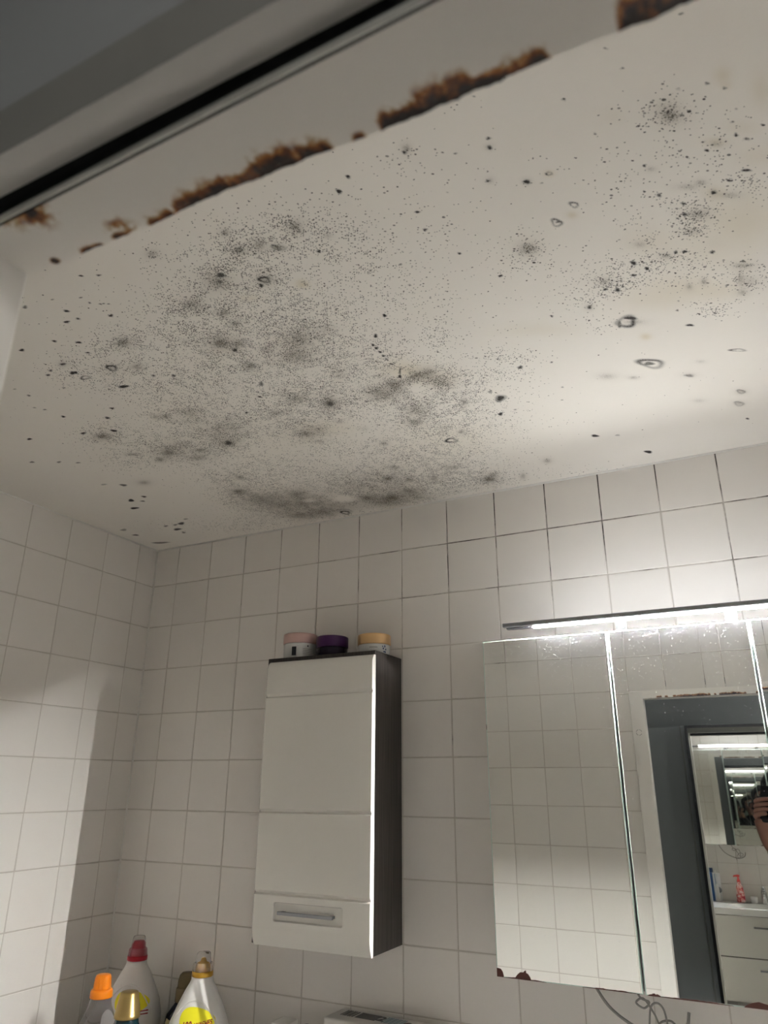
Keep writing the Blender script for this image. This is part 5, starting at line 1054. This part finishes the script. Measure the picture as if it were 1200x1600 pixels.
lathe('base', [(0, .026), (.006, .025), (.008, .022), (.085, .021), (.09, .018)], M['chrome'], fa, 28)
tube('spout', bez([(0, 0, .05), (0, -.03, .072), (0, -.07, .080), (0, -.115, .070), (0, -.118, .055)], 6), .0125, M['chrome'], fa, 12)
tube('lever', [(0, 0, .088), (0, 0, .104), (0, -.03, .118), (0, -.085, .128)], [.017, .016, .010, .007], M['chrome'], fa, 10)
sp_ = empty('soap_pump', (1.618, -.055, VZ)); tag(sp_, 'pink pump soap bottle with red and white print', 'bottle')
pkm = mat('pink_soap_bottle', (.80, .24, .22), .3)
N_, L2 = nodes(pkm); nzz = N_.new('ShaderNodeTexNoise'); nzz.inputs['Scale'].default_value = 45; tcc = N_.new('ShaderNodeTexCoord'); rr_ = N_.new('ShaderNodeValToRGB')
rr_.color_ramp.interpolation = 'CONSTANT'; rr_.color_ramp.elements[0].color = (.45, .02, .04, 1); rr_.color_ramp.elements[1].position = .45; rr_.color_ramp.elements[1].color = (.82, .30, .26, 1)
k_ = rr_.color_ramp.elements.new(.57); k_.color = (.85, .72, .68, 1)
L2.new(tcc.outputs['Object'], nzz.inputs['Vector']); L2.new(nzz.outputs['Fac'], rr_.inputs[0]); L2.new(rr_.outputs[0], N_['Principled BSDF'].inputs['Base Color'])
lathe('body', [(0, .028, .02), (.005, .032, .022), (.06, .031, .022), (.11, .024, .019), (.135, .013), (.145, .012)], pkm, sp_, 30)
redpump = mat('coral_pump', (.80, .10, .08), .3)
lathe('collar', [(.1452, .0135), (.16, .013), (.162, .008), (.185, .006)], redpump, sp_, 20)
tube('pump_head', [(.012, 0, .188), (0, 0, .190), (-.03, -.006, .187), (-.034, -.007, .180)], [.007, .009, .006, .004], redpump, sp_, 8)
cu = empty('soap_cup', (1.713, -.07, VZ)); tag(cu, 'small white cup on the washbasin edge beside the tap', 'cup')
lathe('bowl', [(0, .020), (.002, .022), (.045, .028), (.045, .0255), (.006, .019), (.005, .01)], mat('white_cup', (.82, .81, .79), .25), cu, 28)
tb = empty('toiletry_box', (1.452, -.055, VZ), R(6)); tag(tb, 'blue and white toiletry box on the washbasin', 'box')
box('carton', -.024, .030, -.025, .025, 0, .200, mat('white_print_card', (.80, .81, .82), .4), tb, bev=.001)
box('blue_panel', -.068, -.0245, -.026, .025, 0, .205, mat('blue_card', (.012, .07, .25), .35), tb, bev=.001)
box('grey_strip', -.012, .006, -.0256, -.0248, .0, .20, mat('pale_blue_card', (.35, .42, .55), .4), tb)
lathe('disc_print', [(0, .022), (.0006, .022)], mat('grey_disc', (.25, .26, .28), .4), tb, 24, loc=(.010, -.0252, .08), rot=(R(90), 0, 0))
bc = empty('blue_cup', (1.420, -.02, VZ+.205)); bc.location = (1.414, -.053, VZ+.2055); tag(bc, 'blue lid-like cup on top of the toiletry box', 'cup')
lathe('bowl', [(0, .020), (.004, .022), (.030, .023), (.033, .019)], mat('deep_blue_plastic', (.01, .05, .16), .3), bc, 24)
tbr = empty('electric_toothbrush', (1.456, -.105, VZ)); tag(tbr, 'white electric toothbrush standing before the toiletry box', 'toothbrush')
lathe('handle', [(0, .012), (.003, .0135), (.10, .012), (.12, .009), (.125, .005)], hdpe, tbr, 20)
lathe('brush_neck', [(.1252, .0045), (.20, .003), (.203, .002)], hdpe, tbr, 12)
box('brush_head', -.006, .006, -.011, .004, .200, .222, hdpe, tbr, bev=.003)

# ------------------------------------------------------------------ phone and photographer (seen in the mirror)
PH = CAM
def loc_pt(r_, u_, f_): return PH+rg2*r_+up2*u_+fwd*f_
Mph = Matrix((rg2, up2, -fwd)).transposed().to_4x4()
ph = empty('phone', (0, 0, 0)); ph.matrix_world = Matrix.Translation(PH-fwd*.011-rg2*.014+up2*.006)@Mph
tag(ph, 'black phone held up to take the picture, seen in the mirror', 'phone')
# local axes of the phone: x right, y up, z back towards the photographer
blk = mat('black_phone_glass', (.008, .009, .011), .12)
bm = bmesh.new(); add_box(bm, -.060, .016, -.130, .017, .0, .008, .0035, 3); bm_obj('body', bm, blk, ph)
bm = bmesh.new(); add_box(bm, -.024, .012, -.022, .013, -.0028, .0005, .001, 2); bm_obj('camera_plate', bm, blk, ph)
for lx, ly in ((.002, -.004), (-.014, -.013)):
    lathe('lens_ring', [(0, .0072), (.0016, .0072), (.0018, .006)], mat('lens_metal', (.05, .05, .055), .3, metal=.8), ph, 24, loc=(lx, ly, -.003), rot=(R(180), 0, 0))
box('screen', -.0575, .0135, -.1275, .0145, .0079, .0083, mat('phone_screen', (.02, .02, .022), .1), ph)

def skin_mesh(name, vs, edges, rad, m, parent, sub=2, root=0):
    me = bpy.data.meshes.new(name); me.from_pydata([tuple(v) for v in vs], edges, [])
    o = bpy.data.objects.new(name, me); COL.objects.link(o)
    sk = o.modifiers.new('skin', 'SKIN'); sk.use_smooth_shade = True
    for i, s in enumerate(me.skin_vertices[0].data):
        r_ = rad[i]; s.radius = (r_, r_) if not isinstance(r_, tuple) else r_
        s.use_root = (i == root)
    sb = o.modifiers.new('sub', 'SUBSURF'); sb.levels = sub; sb.render_levels = sub
    dg = bpy.context.evaluated_depsgraph_get()
    me2 = bpy.data.meshes.new_from_object(o.evaluated_get(dg))
    bpy.data.objects.remove(o)
    me2.materials.clear(); me2.materials.append(m)
    me2.polygons.foreach_set('use_smooth', [True]*len(me2.polygons))
    return link(bpy.data.objects.new(name, me2), parent)
skinm = mat('skin', (.33, .165, .115), .5, var=(60, .15)); cloth = mat('black_fabric', (.012, .013, .016), .85, bump=(250, .3, .002)); hairm = mat('dark_hair', (.012, .009, .008), .5)
jean = mat('dark_trousers', (.02, .022, .03), .85)
person = empty('person', (2.36, -2.33, 0)); tag(person, 'person in black clothes holding up the phone, hand seen in the mirror', 'person')
V, E, Rd = [], [], []
def node(p, r_, par=None):
    V.append(Vector(p)-Vector(person.location)); Rd.append(r_)
    if par is not None: E.append((par, len(V)-1))
    return len(V)-1
pel = node((2.32, -2.33, .98), (.16, .12))
ch = node((2.27, -2.33, 1.20), (.15, .11), pel); ch2 = node((2.20, -2.32, 1.40), (.155, .105), ch)
nk = node((2.115, -2.315, 1.565), .046, ch2); h0 = node((2.065, -2.285, 1.650), (.064, .082), nk); h1 = node((2.045, -2.30, 1.73), (.078, .095), h0); h2_ = node((2.04, -2.305, 1.805), (.062, .075), h1)
for s in (-1, 1):
    hp = node((2.36+s*.09, -2.33, .90), .095, pel); kn = node((2.36+s*.11, -2.32, .50), .062, hp); an = node((2.36+s*.12, -2.34, .09), .042, kn); node((2.36+s*.13, -2.22, .035), .034, an)
# right arm hangs
sh = node((2.36, -2.33, 1.43), .055, ch2); el = node((2.49, -2.36, 1.14), .043, sh); wr_ = node((2.53, -2.26, .90), .028, el); pa = node((2.53, -2.24, .83), (.036, .02), wr_)
for q in range(4): 
    k0 = node((2.50+.019*q, -2.225, .775), .0095, pa); k1 = node((2.50+.019*q, -2.205, .735), .0085, k0); node((2.50+.019*q, -2.19, .71), .0075, k1)
# left arm up to the phone
sh = node((2.06, -2.27, 1.42), .055, ch2)
el = node((2.05, -2.10, 1.21), .043, sh)
W_ = loc_pt(-.052, -.190, -.030)
wr_ = node(W_, .0275, el)
pc = node(loc_pt(-.066, -.140, -.030), (.032, .022), wr_); pk_ = node(loc_pt(-.074, -.090, -.026), (.036, .018), pc)
fu = [-.046, -.066, -.086, -.104]; ln = [.050, .060, .056, .042]
for u_, l_ in zip(fu, ln):
    a0 = node(loc_pt(-.088, u_-.002, -.022), .0105, pk_)
    a1 = node(loc_pt(-.086, u_, .000), .0098, a0)
    a2 = node(loc_pt(-.074, u_+.003, .0075), .0092, a1)
    a3 = node(loc_pt(-.074+l_*.55, u_+.006, .0085), .0088, a2)
    node(loc_pt(-.074+l_, u_+.008, .0070), .0075, a3)
t0 = node(loc_pt(-.056, -.120, -.042), .0135, pc); t1 = node(loc_pt(-.040, -.090, -.040), .0110, t0); node(loc_pt(-.022, -.070, -.034), .0092, t1)
body = skin_mesh('body', V, E, Rd, skinm, person, 2, 0)
# face
FO = Vector((-.175, 0, .030))-Vector(person.location)
nose = tube('nose', [Vector(p)+FO for p in ((2.20, -2.20, 1.735), (2.185, -2.178, 1.70), (2.195, -2.195, 1.68))], [.007, .013, .010], skinm, person)
for s in (-1, 1):
    ey = lathe('eye', [(-.009, .003), (-.005, .008), (0, .0095), (.005, .008), (.009, .003)], mat('eye_white', (.45, .44, .42), .25), person, 16, loc=Vector((2.195+s*.028, -2.2235, 1.722))+FO)
    lathe('pupil', [(0, .0045), (.0012, .0035)], mat('dark_iris', (.02, .014, .01), .2), ey, 12, loc=(0, .0088, 0), rot=(R(-90), 0, 0))
    tube('ear', [Vector(p)+FO for p in ((2.218+s*.080, -2.31, 1.74), (2.218+s*.088, -2.32, 1.72), (2.218+s*.080, -2.31, 1.68))], .010, skinm, person)
tube('mouth', [Vector(p)+FO for p in ((2.175, -2.212, 1.652), (2.198, -2.204, 1.650), (2.221, -2.210, 1.652))], [.004, .007, .004], mat('lips', (.40, .14, .12), .5), person)
hv, hf = [], []
bm = bmesh.new(); bmesh.ops.create_icosphere(bm, subdivisions=4, radius=1)
for v in bm.verts:
    c = v.co.copy(); k = 1+.05*math.sin(c.x*17+c.z*9)*math.cos(c.y*13)
    v.co = Vector((c.x*.100*k, c.y*.118*k-.022, c.z*.112*k+.012))
    if c.y > .25 and c.z < .35: v.co.y *= .35
hr = bm_obj('hair', bm, hairm, person, True, loc=Vector((2.215, -2.305, 1.735))+FO)
# clothing
V, E, Rd = [], [], []
bt = node((2.335, -2.33, .80), (.190, .165)); pel = node((2.33, -2.33, .92), (.195, .165), bt); c0 = node((2.27, -2.33, 1.18), (.175, .135), pel); c1 = node((2.20, -2.32, 1.40), (.175, .125), c0); c2 = node((2.135, -2.312, 1.54), .070, c1); node((2.11, -2.308, 1.60), .062, c2)
s1 = node((2.37, -2.33, 1.425), .072, c1); e1 = node((2.495, -2.36, 1.14), .058, s1); node((2.535, -2.265, .925), .042, e1)
s2 = node((2.06, -2.26, 1.415), .072, c1); e2 = node((2.05, -2.10, 1.21), .060, s2); w2_ = node(W_+(Vector((2.05, -2.10, 1.21))-W_)*.22, .042, e2); node(W_+(Vector((2.05, -2.10, 1.21))-W_)*.08, .038, w2_)
skin_mesh('sweater', V, E, Rd, cloth, person, 2, 0)
V, E, Rd = [], [], []
pel = node((2.335, -2.33, .92), (.165, .135)); node((2.325, -2.33, 1.02), (.160, .130), pel)
for s in (-1, 1):
    hp = node((2.345+s*.090, -2.33, .80), .105, pel); kn = node((2.36+s*.112, -2.32, .50), .080, hp); node((2.36+s*.12, -2.34, .07), .062, kn)
skin_mesh('trousers', V, E, Rd, jean, person, 2, 0)
for s in (-1, 1):
    lathe('shoe', [(0, .048, .135), (.02, .05, .138), (.05, .046, .125), (.075, .035, .07), (.08, .02, .05)], mat('black_shoe', (.015, .015, .016), .5), person, 28, exp=2.4, loc=Vector((2.36+s*.127, -2.27, 0))-Vector(person.location))
